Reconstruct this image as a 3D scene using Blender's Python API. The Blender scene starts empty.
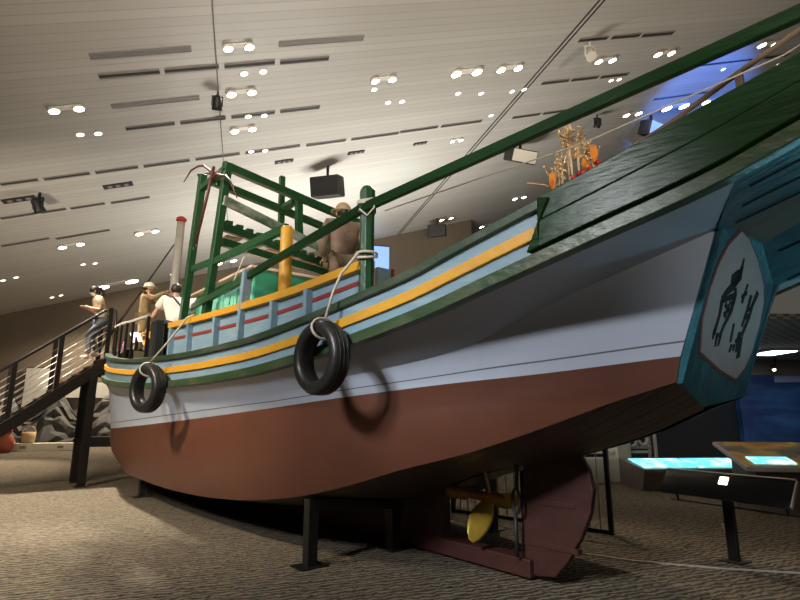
import bpy, bmesh, math, random
from mathutils import Vector, Matrix, Quaternion
random.seed(7)
scn = bpy.context.scene
COL = scn.collection
PI = math.pi
def V(*a): return Vector(a[0]) if len(a) == 1 else Vector(a)

# ------------------------------------------------------------------ materials
def mat(name, col, rough=.6, metal=0., var=0., vscale=4., col2=None, bump=0., bscale=20., emit=0., spec=.5,
        stretch=(1, 1, 1), thr=None, coords='Object'):
    m = bpy.data.materials.new(name); m.use_nodes = True
    nt = m.node_tree; b = nt.nodes['Principled BSDF']
    b.inputs['Base Color'].default_value = (*col, 1); b.inputs['Roughness'].default_value = rough
    b.inputs['Metallic'].default_value = metal
    b.inputs['Specular IOR Level'].default_value = spec
    if emit:
        b.inputs['Emission Color'].default_value = (*col, 1); b.inputs['Emission Strength'].default_value = emit
    if var or col2 or bump:
        tc = nt.nodes.new('ShaderNodeTexCoord'); mp = nt.nodes.new('ShaderNodeMapping')
        mp.inputs['Scale'].default_value = stretch
        nt.links.new(tc.outputs[coords], mp.inputs[0])
        if var or col2:
            n = nt.nodes.new('ShaderNodeTexNoise'); n.inputs['Scale'].default_value = vscale
            n.inputs['Detail'].default_value = 6; n.inputs['Roughness'].default_value = .65
            nt.links.new(mp.outputs[0], n.inputs['Vector'])
            r = nt.nodes.new('ShaderNodeValToRGB')
            c2 = col2 or tuple(max(0, c * (1 - var)) for c in col)
            lo, hi = thr or (.35, .68)
            r.color_ramp.elements[0].position = lo; r.color_ramp.elements[1].position = hi
            r.color_ramp.elements[0].color = (*col, 1); r.color_ramp.elements[1].color = (*c2, 1)
            nt.links.new(n.outputs[0], r.inputs[0]); nt.links.new(r.outputs[0], b.inputs['Base Color'])
            if emit: nt.links.new(r.outputs[0], b.inputs['Emission Color'])
        if bump:
            n2 = nt.nodes.new('ShaderNodeTexNoise'); n2.inputs['Scale'].default_value = bscale
            n2.inputs['Detail'].default_value = 4
            nt.links.new(mp.outputs[0], n2.inputs['Vector'])
            bp = nt.nodes.new('ShaderNodeBump'); bp.inputs['Strength'].default_value = bump
            bp.inputs['Distance'].default_value = .02
            nt.links.new(n2.outputs[0], bp.inputs['Height']); nt.links.new(bp.outputs[0], b.inputs['Normal'])
    return m

M = {}
M['red'] = mat('red_bottom_paint', (.118, .040, .021), .5, var=.18, vscale=1.6, bump=.1, bscale=6)
M['grey'] = mat('grey_white_hull_paint', (.47, .525, .62), .42, var=.08, vscale=1.2, bump=.08, bscale=5)
M['seam'] = mat('hull_seam', (.12, .12, .13), .6)
def plank_seams(m, period, w, dark):
    nt = m.node_tree; b = nt.nodes['Principled BSDF']; L = nt.links.new; src = b.inputs['Base Color'].links[0].from_socket
    tc = nt.nodes.new('ShaderNodeTexCoord'); sp = nt.nodes.new('ShaderNodeSeparateXYZ'); L(tc.outputs['Object'], sp.inputs[0])
    a = nt.nodes.new('ShaderNodeMath'); a.operation = 'DIVIDE'; a.inputs[1].default_value = period; L(sp.outputs['Y'], a.inputs[0])
    f = nt.nodes.new('ShaderNodeMath'); f.operation = 'FRACT'; L(a.outputs[0], f.inputs[0])
    g = nt.nodes.new('ShaderNodeMath'); g.operation = 'LESS_THAN'; g.inputs[1].default_value = w; L(f.outputs[0], g.inputs[0])
    mx = nt.nodes.new('ShaderNodeMixRGB'); mx.inputs[2].default_value = (*dark, 1); L(g.outputs[0], mx.inputs[0]); L(src, mx.inputs[1]); L(mx.outputs[0], b.inputs['Base Color'])
M['bottom'] = mat('bare_bottom_planks', (.12, .080, .060), .34, var=.55, vscale=3, stretch=(.25, 6, 2), bump=.35, bscale=5)
plank_seams(M['bottom'], .17, .09, (.012, .009, .008))
M['blue'] = mat('grey_blue_paint', (.185, .285, .345), .40, col2=(.29, .37, .41), vscale=3.5, stretch=(.5, 1, 2), bump=.25, bscale=14, thr=(.5, .75))
M['green'] = mat('dark_green_paint', (.011, .042, .012), .30, spec=.3, var=.45, vscale=3, bump=.22, bscale=14, stretch=(.35, 1, 2.2))
M['rubgreen'] = mat('worn_green_paint', (.032, .062, .025), .36, col2=(.11, .115, .065), vscale=4, stretch=(.4, 1, 1), bump=.5, bscale=14, thr=(.48, .78))
M['gunwale'] = mat('gunwale_green_paint', (.028, .050, .026), .38, col2=(.09, .10, .07), vscale=4, stretch=(.3, 1, 1), bump=.4, bscale=14, thr=(.5, .8))
M['postgreen'] = mat('frame_green_paint', (.009, .055, .016), .36, col2=(.022, .075, .03), vscale=5, bump=.25, bscale=14, thr=(.5, .8))
M['worn'] = mat('worn_pale_green_board', (.30, .32, .26), .5, col2=(.06, .11, .06), vscale=5, stretch=(1, .5, 1), bump=.3, thr=(.40, .62))
M['yellow'] = mat('yellow_paint', (.60, .30, .025), .42, col2=(.46, .25, .05), vscale=5, bump=.2, bscale=14, thr=(.5, .8))
M['teal'] = mat('teal_stern_paint', (.045, .20, .25), .28, col2=(.022, .085, .115), vscale=4, bump=.4, bscale=10, stretch=(.6, 2, 1))
M['panelwhite'] = mat('name_panel_white', (.42, .42, .42), .5, var=.14, vscale=5, bump=.15)
M['border'] = mat('name_panel_border', (.16, .055, .05), .5)
M['ink'] = mat('black_brush_paint', (.010, .010, .011), .75)
M['redpaint'] = mat('red_stripe_paint', (.24, .03, .026), .5, var=.2)
M['mint'] = mat('mint_green_cabin', (.24, .70, .52), .5, var=.1)
M['cabgreen'] = mat('cabin_green', (.06, .36, .21), .5, var=.15)
M['cream'] = mat('cream_trim', (.70, .50, .38), .5)
M['wood'] = mat('plain_wood', (.30, .19, .10), .6, var=.4, stretch=(.5, 4, 4))
M['deck'] = mat('deck_wood', (.17, .13, .09), .7, var=.3, stretch=(.3, 6, 1))
M['darkred'] = mat('dark_red_keel', (.065, .018, .013), .6, var=.3, vscale=4, bump=.2)
M['rudder'] = mat('rudder_dark_paint', (.055, .015, .010), .6, var=.3, vscale=4, bump=.2)
M['bronze'] = mat('yellow_bronze', (.50, .33, .045), .38, metal=.25, var=.25, vscale=8)
M['hubyel'] = mat('ochre_hub', (.38, .18, .03), .45, metal=.2, var=.25, vscale=8)
M['iron'] = mat('dark_iron', (.03, .03, .032), .5, metal=.4)
M['black'] = mat('black_steel', (.012, .011, .011), .45, metal=.2)
M['stair'] = mat('stair_black_brown_steel', (.012, .009, .008), .38, metal=.3)
M['steel'] = mat('brushed_steel', (.45, .42, .38), .35, metal=.9)
M['tread'] = mat('stair_tread', (.10, .05, .035), .6)
M['tyre'] = mat('tyre_rubber', (.016, .015, .014), .38, bump=.15, bscale=30)
M['rope'] = mat('pale_rope', (.55, .50, .40), .8, bump=.4, bscale=80)
M['anchor'] = mat('rust_red_anchor', (.10, .022, .018), .45, var=.3)
M['mast'] = mat('grey_mast_paint', (.42, .40, .37), .5, var=.15)
M['cap'] = mat('red_cap', (.42, .03, .025), .5)
M['polewood'] = mat('dark_pole', (.06, .04, .03), .6)
M['rustpole'] = mat('tan_pole', (.24, .17, .12), .5, var=.3)
M['ceilblack'] = mat('matte_black_fixture', (.012, .012, .013), .55)
M['slotgrey'] = mat('grey_slot', (.20, .19, .18), .6)
M['slot'] = mat('black_slot', (.02, .02, .02), .7)
M['lampwhite'] = mat('lamp_white', (1, .83, .62), emit=26)
M['lampsmall'] = mat('lamp_small', (1, .88, .74), emit=5)
M['lampcool'] = mat('lamp_cool', (.93, .97, 1), emit=7)
M['fixturewhite'] = mat('white_fixture', (.75, .72, .66), .5)
M['wall'] = mat('brown_gallery_wall', (.135, .105, .075), .75, var=.15, vscale=.4)
M['wallgrey'] = mat('grey_gallery_wall', (.17, .15, .13), .75, var=.15, vscale=.4)
M['dark'] = mat('near_black_wall', (.006, .0065, .008), .8)
M['rock'] = mat('dark_rock', (.03, .029, .027), .8, col2=(.075, .07, .062), vscale=2.2, bump=.7, bscale=3)
M['plinth'] = mat('cream_plinth', (.68, .62, .48), .5)
M['board'] = mat('pale_board', (.42, .40, .36), .6, var=.15)
M['skin'] = mat('skin', (.52, .30, .20), .55)
M['hair'] = mat('black_hair', (.014, .011, .010), .5)
M['beige'] = mat('beige_tee', (.62, .50, .36), .8)
M['whitetee'] = mat('white_tee', (.78, .70, .64), .8)
M['jeans'] = mat('blue_grey_jeans', (.15, .18, .24), .8, var=.3, vscale=10)
M['shoe'] = mat('pale_shoe', (.55, .42, .38), .7)
M['khaki'] = mat('khaki_cloth', (.42, .30, .15), .8, var=.35, vscale=6)
M['browncoat'] = mat('brown_coat', (.20, .13, .085), .75, var=.45, vscale=6)
M['whitecap'] = mat('white_cap', (.75, .70, .60), .8)
M['darkcloth'] = mat('dark_cloth', (.03, .03, .045), .8)
M['mask'] = mat('face_mask_white', (.72, .70, .68), .8)
M['strap'] = mat('black_strap', (.015, .015, .015), .6)
M['gold'] = mat('gold_foil', (.85, .55, .22), .4, metal=.2, var=.3, vscale=20)
M['orangecloth'] = mat('orange_paper', (.80, .25, .03), .6)
M['pom'] = mat('red_pompom', (.50, .02, .03), .7)
M['stem'] = mat('pale_stem', (.65, .50, .30), .6)
M['white'] = mat('white_paint', (.50, .50, .48), .5)
M['screen'] = mat('cyan_screen', (.12, .62, .72), .3, col2=(.75, .95, .95), vscale=3, thr=(.45, .62), emit=1.5)
M['screenblue'] = mat('blue_lit_screen', (.25, .42, .95), .4, emit=.8)
M['lightbox'] = mat('white_lightbox', (1, .95, .88), .4, emit=2.0)
M['paper'] = mat('orange_picture', (.95, .45, .04), .4, col2=(.9, .85, .8), vscale=2.2, thr=(.5, .54), emit=.6)
M['deskgrey'] = mat('desk_grey', (.16, .13, .12), .5, var=.4, vscale=1.5)
M['glossblack'] = mat('gloss_black_panel', (.012, .012, .013), .16)
M['trimpale'] = mat('pale_trim', (.40, .38, .35), .5)
M['card'] = mat('pale_card', (.55, .42, .38), .7)
M['terracotta'] = mat('terracotta', (.36, .09, .04), .7)
M['basket'] = mat('straw_basket', (.50, .36, .18), .8)
M['magenta'] = mat('magenta_plastic', (.55, .12, .40), .5)

def map_mat():
    m = mat('relief_map', (.55, .38, .10), .35)
    nt = m.node_tree; b = nt.nodes['Principled BSDF']
    tc = nt.nodes.new('ShaderNodeTexCoord'); n = nt.nodes.new('ShaderNodeTexNoise')
    n.inputs['Scale'].default_value = 1.1; n.inputs['Detail'].default_value = 7
    nt.links.new(tc.outputs['Object'], n.inputs['Vector'])
    r = nt.nodes.new('ShaderNodeValToRGB'); e = r.color_ramp.elements
    e[0].position = .34; e[0].color = (.045, .05, .075, 1); e[1].position = .44; e[1].color = (.20, .19, .10, 1)
    for p, c in ((.49, (.62, .40, .08, 1)), (.56, (.55, .30, .06, 1)), (.60, (.40, .12, .03, 1)), (.68, (.50, .38, .12, 1))):
        k = e.new(p); k.color = c
    nt.links.new(n.outputs[0], r.inputs[0]); nt.links.new(r.outputs[0], b.inputs['Base Color'])
    return m
M['map'] = map_mat()

def sea_mural():
    m = mat('deep_sea_mural', (.02, .05, .16), .6)
    nt = m.node_tree; b = nt.nodes['Principled BSDF']
    tc = nt.nodes.new('ShaderNodeTexCoord'); mp = nt.nodes.new('ShaderNodeMapping'); mp.inputs['Scale'].default_value = (.4, .4, 1.6)
    n = nt.nodes.new('ShaderNodeTexNoise'); n.inputs['Scale'].default_value = 1.6; n.inputs['Detail'].default_value = 8
    nt.links.new(tc.outputs['Object'], mp.inputs[0]); nt.links.new(mp.outputs[0], n.inputs['Vector'])
    r = nt.nodes.new('ShaderNodeValToRGB'); e = r.color_ramp.elements
    e[0].position = .35; e[0].color = (.006, .018, .062, 1); e[1].position = .7; e[1].color = (.018, .06, .16, 1)
    nt.links.new(n.outputs[0], r.inputs[0]); nt.links.new(r.outputs[0], b.inputs['Base Color'])
    nt.links.new(r.outputs[0], b.inputs['Emission Color']); b.inputs['Emission Strength'].default_value = .25
    return m
M['sea'] = sea_mural()

def carpet_mat():
    m = mat('ribbed_carpet', (.2, .16, .1), .95, spec=.1)
    nt = m.node_tree; b = nt.nodes['Principled BSDF']; L = nt.links.new
    tc = nt.nodes.new('ShaderNodeTexCoord'); mp = nt.nodes.new('ShaderNodeMapping')
    mp.inputs['Rotation'].default_value = (0, 0, math.radians(-22))
    L(tc.outputs['Object'], mp.inputs[0])
    w = nt.nodes.new('ShaderNodeTexWave'); w.wave_type = 'BANDS'; w.bands_direction = 'Y'
    w.inputs['Scale'].default_value = 3.9; w.inputs['Distortion'].default_value = 7.0
    w.inputs['Detail'].default_value = 3; w.inputs['Detail Scale'].default_value = 2.0; w.inputs['Detail Roughness'].default_value = .6
    L(mp.outputs[0], w.inputs['Vector'])
    n = nt.nodes.new('ShaderNodeTexNoise'); n.inputs['Scale'].default_value = 14; n.inputs['Detail'].default_value = 5
    L(mp.outputs[0], n.inputs['Vector'])
    mx = nt.nodes.new('ShaderNodeMath'); mx.operation = 'MULTIPLY_ADD'; mx.inputs[1].default_value = .6
    L(w.outputs['Fac'], mx.inputs[0])
    m2 = nt.nodes.new('ShaderNodeMath'); m2.operation = 'MULTIPLY'; m2.inputs[1].default_value = .5
    L(n.outputs[0], m2.inputs[0]); L(m2.outputs[0], mx.inputs[2])
    r = nt.nodes.new('ShaderNodeValToRGB'); e = r.color_ramp.elements
    e[0].position = .2; e[0].color = (.042, .034, .025, 1); e[1].position = .8; e[1].color = (.215, .180, .130, 1)
    L(mx.outputs[0], r.inputs[0]); L(r.outputs[0], b.inputs['Base Color'])
    bp = nt.nodes.new('ShaderNodeBump'); bp.inputs['Strength'].default_value = 1.0; bp.inputs['Distance'].default_value = .03
    L(mx.outputs[0], bp.inputs['Height']); L(bp.outputs[0], b.inputs['Normal'])
    return m
M['carpet'] = carpet_mat()

CEIL_D = Vector((-.276, .961, 0))
def ceiling_mat():
    m = mat('ceiling_planks', (.5, .48, .44), .42)
    nt = m.node_tree; b = nt.nodes['Principled BSDF']; L = nt.links.new
    tc = nt.nodes.new('ShaderNodeTexCoord')
    dp = nt.nodes.new('ShaderNodeVectorMath'); dp.operation = 'DOT_PRODUCT'; dp.inputs[1].default_value = CEIL_D
    L(tc.outputs['Object'], dp.inputs[0])
    def band(period, width):
        a = nt.nodes.new('ShaderNodeMath'); a.operation = 'DIVIDE'; a.inputs[1].default_value = period
        L(dp.outputs['Value'], a.inputs[0])
        f = nt.nodes.new('ShaderNodeMath'); f.operation = 'FRACT'; L(a.outputs[0], f.inputs[0])
        g = nt.nodes.new('ShaderNodeMath'); g.operation = 'LESS_THAN'; g.inputs[1].default_value = width
        L(f.outputs[0], g.inputs[0]); return g, a
    g, a = band(.30, .10)
    fl = nt.nodes.new('ShaderNodeMath'); fl.operation = 'FLOOR'; L(a.outputs[0], fl.inputs[0])
    wn = nt.nodes.new('ShaderNodeTexWhiteNoise'); wn.noise_dimensions = '1D'; L(fl.outputs[0], wn.inputs['W'])
    r = nt.nodes.new('ShaderNodeValToRGB'); r.color_ramp.elements[0].color = (.46, .445, .42, 1); r.color_ramp.elements[1].color = (.52, .505, .475, 1)
    L(wn.outputs['Value'], r.inputs[0])
    mix = nt.nodes.new('ShaderNodeMixRGB'); mix.inputs[2].default_value = (.39, .375, .35, 1)
    L(g.outputs[0], mix.inputs[0]); L(r.outputs[0], mix.inputs[1]); L(mix.outputs[0], b.inputs['Base Color'])
    n = nt.nodes.new('ShaderNodeTexNoise'); n.inputs['Scale'].default_value = .8; L(tc.outputs['Object'], n.inputs['Vector'])
    sb = nt.nodes.new('ShaderNodeMath'); sb.operation = 'SUBTRACT'; L(n.outputs[0], sb.inputs[0]); L(g.outputs[0], sb.inputs[1])
    bp = nt.nodes.new('ShaderNodeBump'); bp.inputs['Strength'].default_value = .35; bp.inputs['Distance'].default_value = .05
    L(sb.outputs[0], bp.inputs['Height']); L(bp.outputs[0], b.inputs['Normal'])
    return m
M['ceiling'] = ceiling_mat()

def mesh_ceiling():
    m = mat('perforated_mesh_ceiling', (.22, .23, .23), .5)
    nt = m.node_tree; b = nt.nodes['Principled BSDF']; L = nt.links.new
    tc = nt.nodes.new('ShaderNodeTexCoord'); ck = nt.nodes.new('ShaderNodeTexChecker'); ck.inputs['Scale'].default_value = 7
    ck.inputs[1].default_value = (.34, .35, .34, 1); ck.inputs[2].default_value = (.13, .14, .14, 1)
    L(tc.outputs['Object'], ck.inputs[0]); L(ck.outputs[0], b.inputs['Base Color'])
    return m
M['meshceil'] = mesh_ceiling()

# ------------------------------------------------------------------ mesh building
class MB:
    def __init__(s): s.v = []; s.f = []; s.mi = []; s.sm = []
    def add(s, vs, fs, mi=0, smooth=False):
        o = len(s.v); s.v += [tuple(v) for v in vs]
        for f in fs: s.f.append(tuple(i + o for i in f)); s.mi.append(mi); s.sm.append(smooth)
        return s
    def box(s, c, size, rot=None, mi=0):
        c = Vector(c); h = Vector(size) / 2
        vs = [Vector((x * h.x, y * h.y, z * h.z)) for x in (-1, 1) for y in (-1, 1) for z in (-1, 1)]
        if rot is not None: vs = [rot @ v for v in vs]
        vs = [v + c for v in vs]
        return s.add(vs, [(0, 1, 3, 2), (4, 6, 7, 5), (0, 4, 5, 1), (2, 3, 7, 6), (0, 2, 6, 4), (1, 5, 7, 3)], mi)
    def beam(s, p, q, w, h, up=(0, 0, 1), mi=0):
        p = Vector(p); q = Vector(q); d = (q - p); L = d.length; d.normalize(); up = Vector(up)
        if abs(d.dot(up)) > .98: up = Vector((1, 0, 0))
        y = up.cross(d).normalized(); z = d.cross(y)
        return s.box((p + q) / 2, (L, w, h), Matrix((d, y, z)).transposed(), mi)
    def tube(s, pts, r, n=8, mi=0, closed=False, caps=True):
        pts = [Vector(p) for p in pts]; N = len(pts); rs = r if isinstance(r, (list, tuple)) else [r] * N
        vs = []; fs = []; prev = None
        for i, p in enumerate(pts):
            a = pts[(i - 1) % N] if (i > 0 or closed) else p; b = pts[(i + 1) % N] if (i < N - 1 or closed) else p
            t = (b - a).normalized()
            if prev is None:
                ref = Vector((0, 0, 1)) if abs(t.z) < .9 else Vector((1, 0, 0)); u = ref.cross(t).normalized()
            else:
                u = (prev - t * prev.dot(t)).normalized()
            prev = u; w = t.cross(u)
            for k in range(n):
                an = 2 * PI * k / n; vs.append(p + (u * math.cos(an) + w * math.sin(an)) * rs[i])
        for i in range(N if closed else N - 1):
            j = (i + 1) % N
            for k in range(n): fs.append((i * n + k, i * n + (k + 1) % n, j * n + (k + 1) % n, j * n + k))
        s.add(vs, fs, mi, True)
        if caps and not closed:
            o = len(s.v) - len(vs)
            s.f.append(tuple(o + k for k in range(n))[::-1]); s.mi.append(mi); s.sm.append(False)
            s.f.append(tuple(o + (N - 1) * n + k for k in range(n))); s.mi.append(mi); s.sm.append(False)
        return s
    def lathe(s, prof, c=(0, 0, 0), axis=(0, 0, 1), n=24, mi=0, closed=False):
        c = Vector(c); a = Vector(axis).normalized(); ref = Vector((1, 0, 0)) if abs(a.x) < .9 else Vector((0, 1, 0))
        u = a.cross(ref).normalized(); w = a.cross(u); vs = []; fs = []; P = len(prof)
        for r, z in prof:
            for k in range(n):
                an = 2 * PI * k / n; vs.append(c + a * z + (u * math.cos(an) + w * math.sin(an)) * r)
        for i in range(P if closed else P - 1):
            j = (i + 1) % P
            for k in range(n): fs.append((i * n + k, i * n + (k + 1) % n, j * n + (k + 1) % n, j * n + k))
        s.add(vs, fs, mi, True)
        if not closed:
            o = len(s.v) - len(vs)
            for i, rev in ((0, True), (P - 1, False)):
                if prof[i][0] > 1e-4:
                    f = tuple(o + i * n + k for k in range(n)); s.f.append(f[::-1] if rev else f); s.mi.append(mi); s.sm.append(False)
        return s
    def prism(s, poly, fr, t0, t1, mi=0):
        # poly of 2-D points, fr(u,v,t) -> point
        n = len(poly); vs = [fr(a, b, t0) for a, b in poly] + [fr(a, b, t1) for a, b in poly]
        fs = [tuple(range(n))[::-1], tuple(range(n, 2 * n))] + [(i, (i + 1) % n, n + (i + 1) % n, n + i) for i in range(n)]
        return s.add(vs, fs, mi)
    def sphere(s, c, r, n=12, m=8, scale=(1, 1, 1), mi=0):
        c = Vector(c); vs = []; fs = []
        for i in range(m + 1):
            t = PI * i / m
            for k in range(n):
                a = 2 * PI * k / n
                vs.append(c + Vector((math.sin(t) * math.cos(a) * scale[0], math.sin(t) * math.sin(a) * scale[1], math.cos(t) * scale[2])) * r)
        for i in range(m):
            for k in range(n): fs.append((i * n + k, (i + 1) * n + k, (i + 1) * n + (k + 1) % n, i * n + (k + 1) % n))
        return s.add(vs, fs, mi, True)
    def grid(s, rows, mi=0, smooth=True, matf=None, flip=False):
        n = len(rows[0]); vs = [v for r in rows for v in r]; fs = []; o = len(s.v); s.v += [tuple(v) for v in vs]
        for i in range(len(rows) - 1):
            for k in range(n - 1):
                f = (o + i * n + k, o + i * n + k + 1, o + (i + 1) * n + k + 1, o + (i + 1) * n + k)
                s.f.append(f[::-1] if flip else f); s.mi.append(matf(i, k) if matf else mi); s.sm.append(smooth)
        return s
    def build(s, name, mats, parent=None, bevel=0, label=None, recalc=True):
        me = bpy.data.meshes.new(name); me.from_pydata(s.v, [], s.f)
        for m in (mats if isinstance(mats, (list, tuple)) else [mats]): me.materials.append(m)
        for p, i, sm in zip(me.polygons, s.mi, s.sm): p.material_index = i; p.use_smooth = sm
        bm = bmesh.new(); bm.from_mesh(me); bmesh.ops.remove_doubles(bm, verts=bm.verts, dist=1e-5)
        if recalc: bmesh.ops.recalc_face_normals(bm, faces=bm.faces)
        bm.to_mesh(me); bm.free()
        o = bpy.data.objects.new(name, me); COL.objects.link(o)
        if parent: o.parent = parent
        if bevel:
            b = o.modifiers.new('bevel', 'BEVEL'); b.width = bevel; b.segments = 2; b.limit_method = 'ANGLE'; b.angle_limit = math.radians(35)
        if label: o['label'] = label
        return o
def tag(o, label, cat, group=None):
    o['label'] = label; o['category'] = cat
    if group: o['group'] = group
    return o
def thing(name, label, cat, loc=(0, 0, 0), rz=0, group=None):
    e = bpy.data.objects.new(name, None); COL.objects.link(e); e.location = loc; e.rotation_euler = (0, 0, rz)
    e.empty_display_size = .2
    return tag(e, label, cat, group)
def struct(o): o['kind'] = 'structure'; return o
def copy_tree(o, parent=None):
    c = o.copy(); COL.objects.link(c); c.parent = parent
    for ch in o.children: copy_tree(ch, c)
    return c

# ------------------------------------------------------------------ camera
cam = bpy.data.cameras.new('camera'); co = bpy.data.objects.new('camera', cam); COL.objects.link(co)
co.location = (0, 0, 1.6); co.rotation_euler = (math.radians(102), 0, 0)
cam.sensor_width = 36; cam.lens = 540 / 800 * 36; cam.clip_end = 300; scn.camera = co

# ------------------------------------------------------------------ boat frame
ANG = math.radians(39.4)
BO = Vector((1.604, 5.481, 0)); BR = math.radians(129.4)
BD = Vector((-math.sin(ANG), math.cos(ANG), 0)); BN = Vector((-math.cos(ANG), -math.sin(ANG), 0))
def W(s, y, z): return BO + BD * s + BN * y + Vector((0, 0, z))

def pchip(*pts):
    S = [p[0] for p in pts]; B = [p[1] for p in pts]; n = len(S)
    h = [S[i + 1] - S[i] for i in range(n - 1)]; d = [(B[i + 1] - B[i]) / h[i] for i in range(n - 1)]
    m = [0.] * n; m[0] = d[0]; m[-1] = d[-1]
    for i in range(1, n - 1):
        if d[i - 1] * d[i] > 0:
            a = 2 * h[i] + h[i - 1]; b = h[i] + 2 * h[i - 1]; m[i] = (a + b) / (a / d[i - 1] + b / d[i])
    def f(x):
        x = min(max(x, S[0]), S[-1]); i = 0
        while i < n - 2 and x > S[i + 1]: i += 1
        t = (x - S[i]) / h[i]
        return (2*t**3 - 3*t*t + 1) * B[i] + (t**3 - 2*t*t + t) * h[i] * m[i] + (-2*t**3 + 3*t*t) * B[i+1] + (t**3 - t*t) * h[i] * m[i+1]
    return f
Bd = pchip((-3.8, 1.08), (-2.6, 1.25), (-1, 1.6), (1, 1.95), (4, 2.15), (7, 2.22), (9, 2.22), (10.5, 2.07), (11.5, 1.85), (12.5, 1.45), (13.2, .95), (13.8, .06))
Bch = pchip((-1.4, .5), (-.5, .85), (.5, 1.2), (2, 1.55), (4, 1.72), (7, 1.74), (9, 1.72), (10.5, 1.6), (11.5, 1.35), (12.5, .85), (13.2, .06))
Bwl = pchip((-1.45, .5), (-.5, .95), (.5, 1.35), (2, 1.68), (4, 1.85), (7, 1.92), (9, 1.92), (10.5, 1.82), (11.5, 1.6), (12.5, 1.1), (13.4, .06))
Bk = pchip((-1.77, .53), (-.5, 1.15), (1, 1.6), (2.5, 1.85), (4, 1.98), (7, 2.06), (9, 2.05), (10.5, 1.94), (11.5, 1.72), (12.5, 1.25), (13.6, .06))
zrr = pchip((-3.8, 3.42), (-2.5, 3.07), (-2.14, 2.93), (-1.42, 2.73), (-.58, 2.51), (0, 2.36), (.9, 2.2), (1.82, 2.09), (2.8, 2.02), (4.2, 1.99), (5.5, 1.99), (7.5, 2.07), (9, 2.18), (10.5, 2.33), (12, 2.5), (13.8, 2.78))
def zrt(s): return zrr(s) + .11
zg = pchip((-3.8, 3.88), (-2.56, 3.57), (-2, 3.41), (-1.32, 3.2), (-.76, 3.05), (-.32, 2.93), (.18, 2.79), (.78, 2.69), (1.38, 2.61), (3.02, 2.48), (4.22, 2.47), (5.5, 2.5), (7.5, 2.6), (9, 2.74), (10.5, 2.93), (12, 3.18), (13.8, 3.55))
zk = pchip((-1.77, 2.93), (-1.16, 2.67), (-.6, 2.44), (.08, 2.15), (1.4, 1.97), (2.84, 1.85), (5, 1.84), (7.5, 1.9), (9, 2.0), (10.5, 2.12), (12, 2.27), (13.6, 2.5))
zw = pchip((-1.4, 2.03), (-.46, 1.93), (.18, 1.88), (2.2, 1.72), (3.02, 1.66), (7.06, 1.44), (10.5, 1.30), (12, 1.26), (13.4, 1.25))
zc = pchip((-1.37, 1.84), (-.98, 1.71), (-.38, 1.48), (.22, 1.27), (.94, 1.08), (1.54, .9), (2.34, .72), (3.5, .56), (5.2, .44), (6.8, .40), (9, .42), (10.5, .60), (11.5, .82), (12.5, 1.02), (13.2, 1.18))
zb = pchip((-1.4, 1.66), (-.88, 1.43), (-.29, 1.25), (1.16, .93), (2, .62), (3, .42), (4.5, .28), (7, .22), (9, .25), (10.5, .38), (11.5, .58), (12.5, .85), (13.2, 1.12))

boat = thing('fishing_boat', 'wooden fishing boat with grey topsides, red bottom and green stern standing on the carpet', 'boat', BO, BR)

# hull shell
def hull_rows(sg):
    N = 64; rows = []
    starts = dict(b=-1.37, c=-1.37, w=-1.42, k=-1.77, r=-2.2)
    ends = dict(b=13.2, c=13.2, w=13.4, k=13.6, r=13.8)
    def S(k, t): return starts[k] + (ends[k] - starts[k]) * t
    for i in range(N + 1):
        t = i / N
        t = t * .75 + .25 * (t ** 1.6)  # denser aft
        sb, sc, sw, sk, sr = (S(k, t) for k in 'bcwkr')
        fade = max(0., 1 - (sc + 1.37) / 2.6) ** 2
        ex = (lambda v: v) if sg > 0 else None
        dy = .27 * fade if sg < 0 else 0; dz = -.09 * fade if sg < 0 else 0; dk = -.2 * fade if sg < 0 else 0
        P = []
        yb = .06; P.append(Vector((sb, yb * sg, zb(sb))))
        c = Vector((sc, (Bch(sc) + dy), zc(sc) + dz)); b = Vector((sb, yb, zb(sb)))
        mid = (c + b) / 2 + Vector((0, .0, -.05 * min(1, max(0, (sb - 1) / 3))))
        w = Vector((sw, Bwl(sw) + dy, zw(sw) + dz)); k = Vector((sk, Bk(sk) + dy, zk(sk) + dk)); r = Vector((sr, Bd(sr), zrr(sr) + .02))
        bul = .10 * min(1, max(0, (sc + 1) / 4))
        m1 = c.lerp(w, .33) + Vector((0, bul * .9, -bul * .25)); m2 = c.lerp(w, .67) + Vector((0, bul * .7, -bul * .1))
        u0 = w.lerp(k, min(.9, .11 / max(.12, (k - w).length))); u1 = w.lerp(k, min(.95, .125 / max(.13, (k - w).length)))
        um = w.lerp(k, .6)
        for q in (mid, c, m1, m2, w, u0, u1, um, k, r): P.append(Vector((q.x, q.y * sg, q.z)))
        rows.append(P)
    return rows
hb = MB()
def hm(i, k):
    return {0: 0, 1: 0, 2: 1, 3: 1, 4: 1, 5: 2, 6: 3, 7: 2, 8: 2, 9: 2}[k]
PORT = hull_rows(1); STB = hull_rows(-1)
hb.grid(PORT, matf=hm); hb.grid(STB, matf=hm, flip=True)
hull = hb.build('hull', [M['bottom'], M['red'], M['grey'], M['seam']], boat, recalc=True)
# sharp edges at chine / knuckle through edge split
es = hull.modifiers.new('split', 'EDGE_SPLIT'); es.split_angle = math.radians(24)

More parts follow.
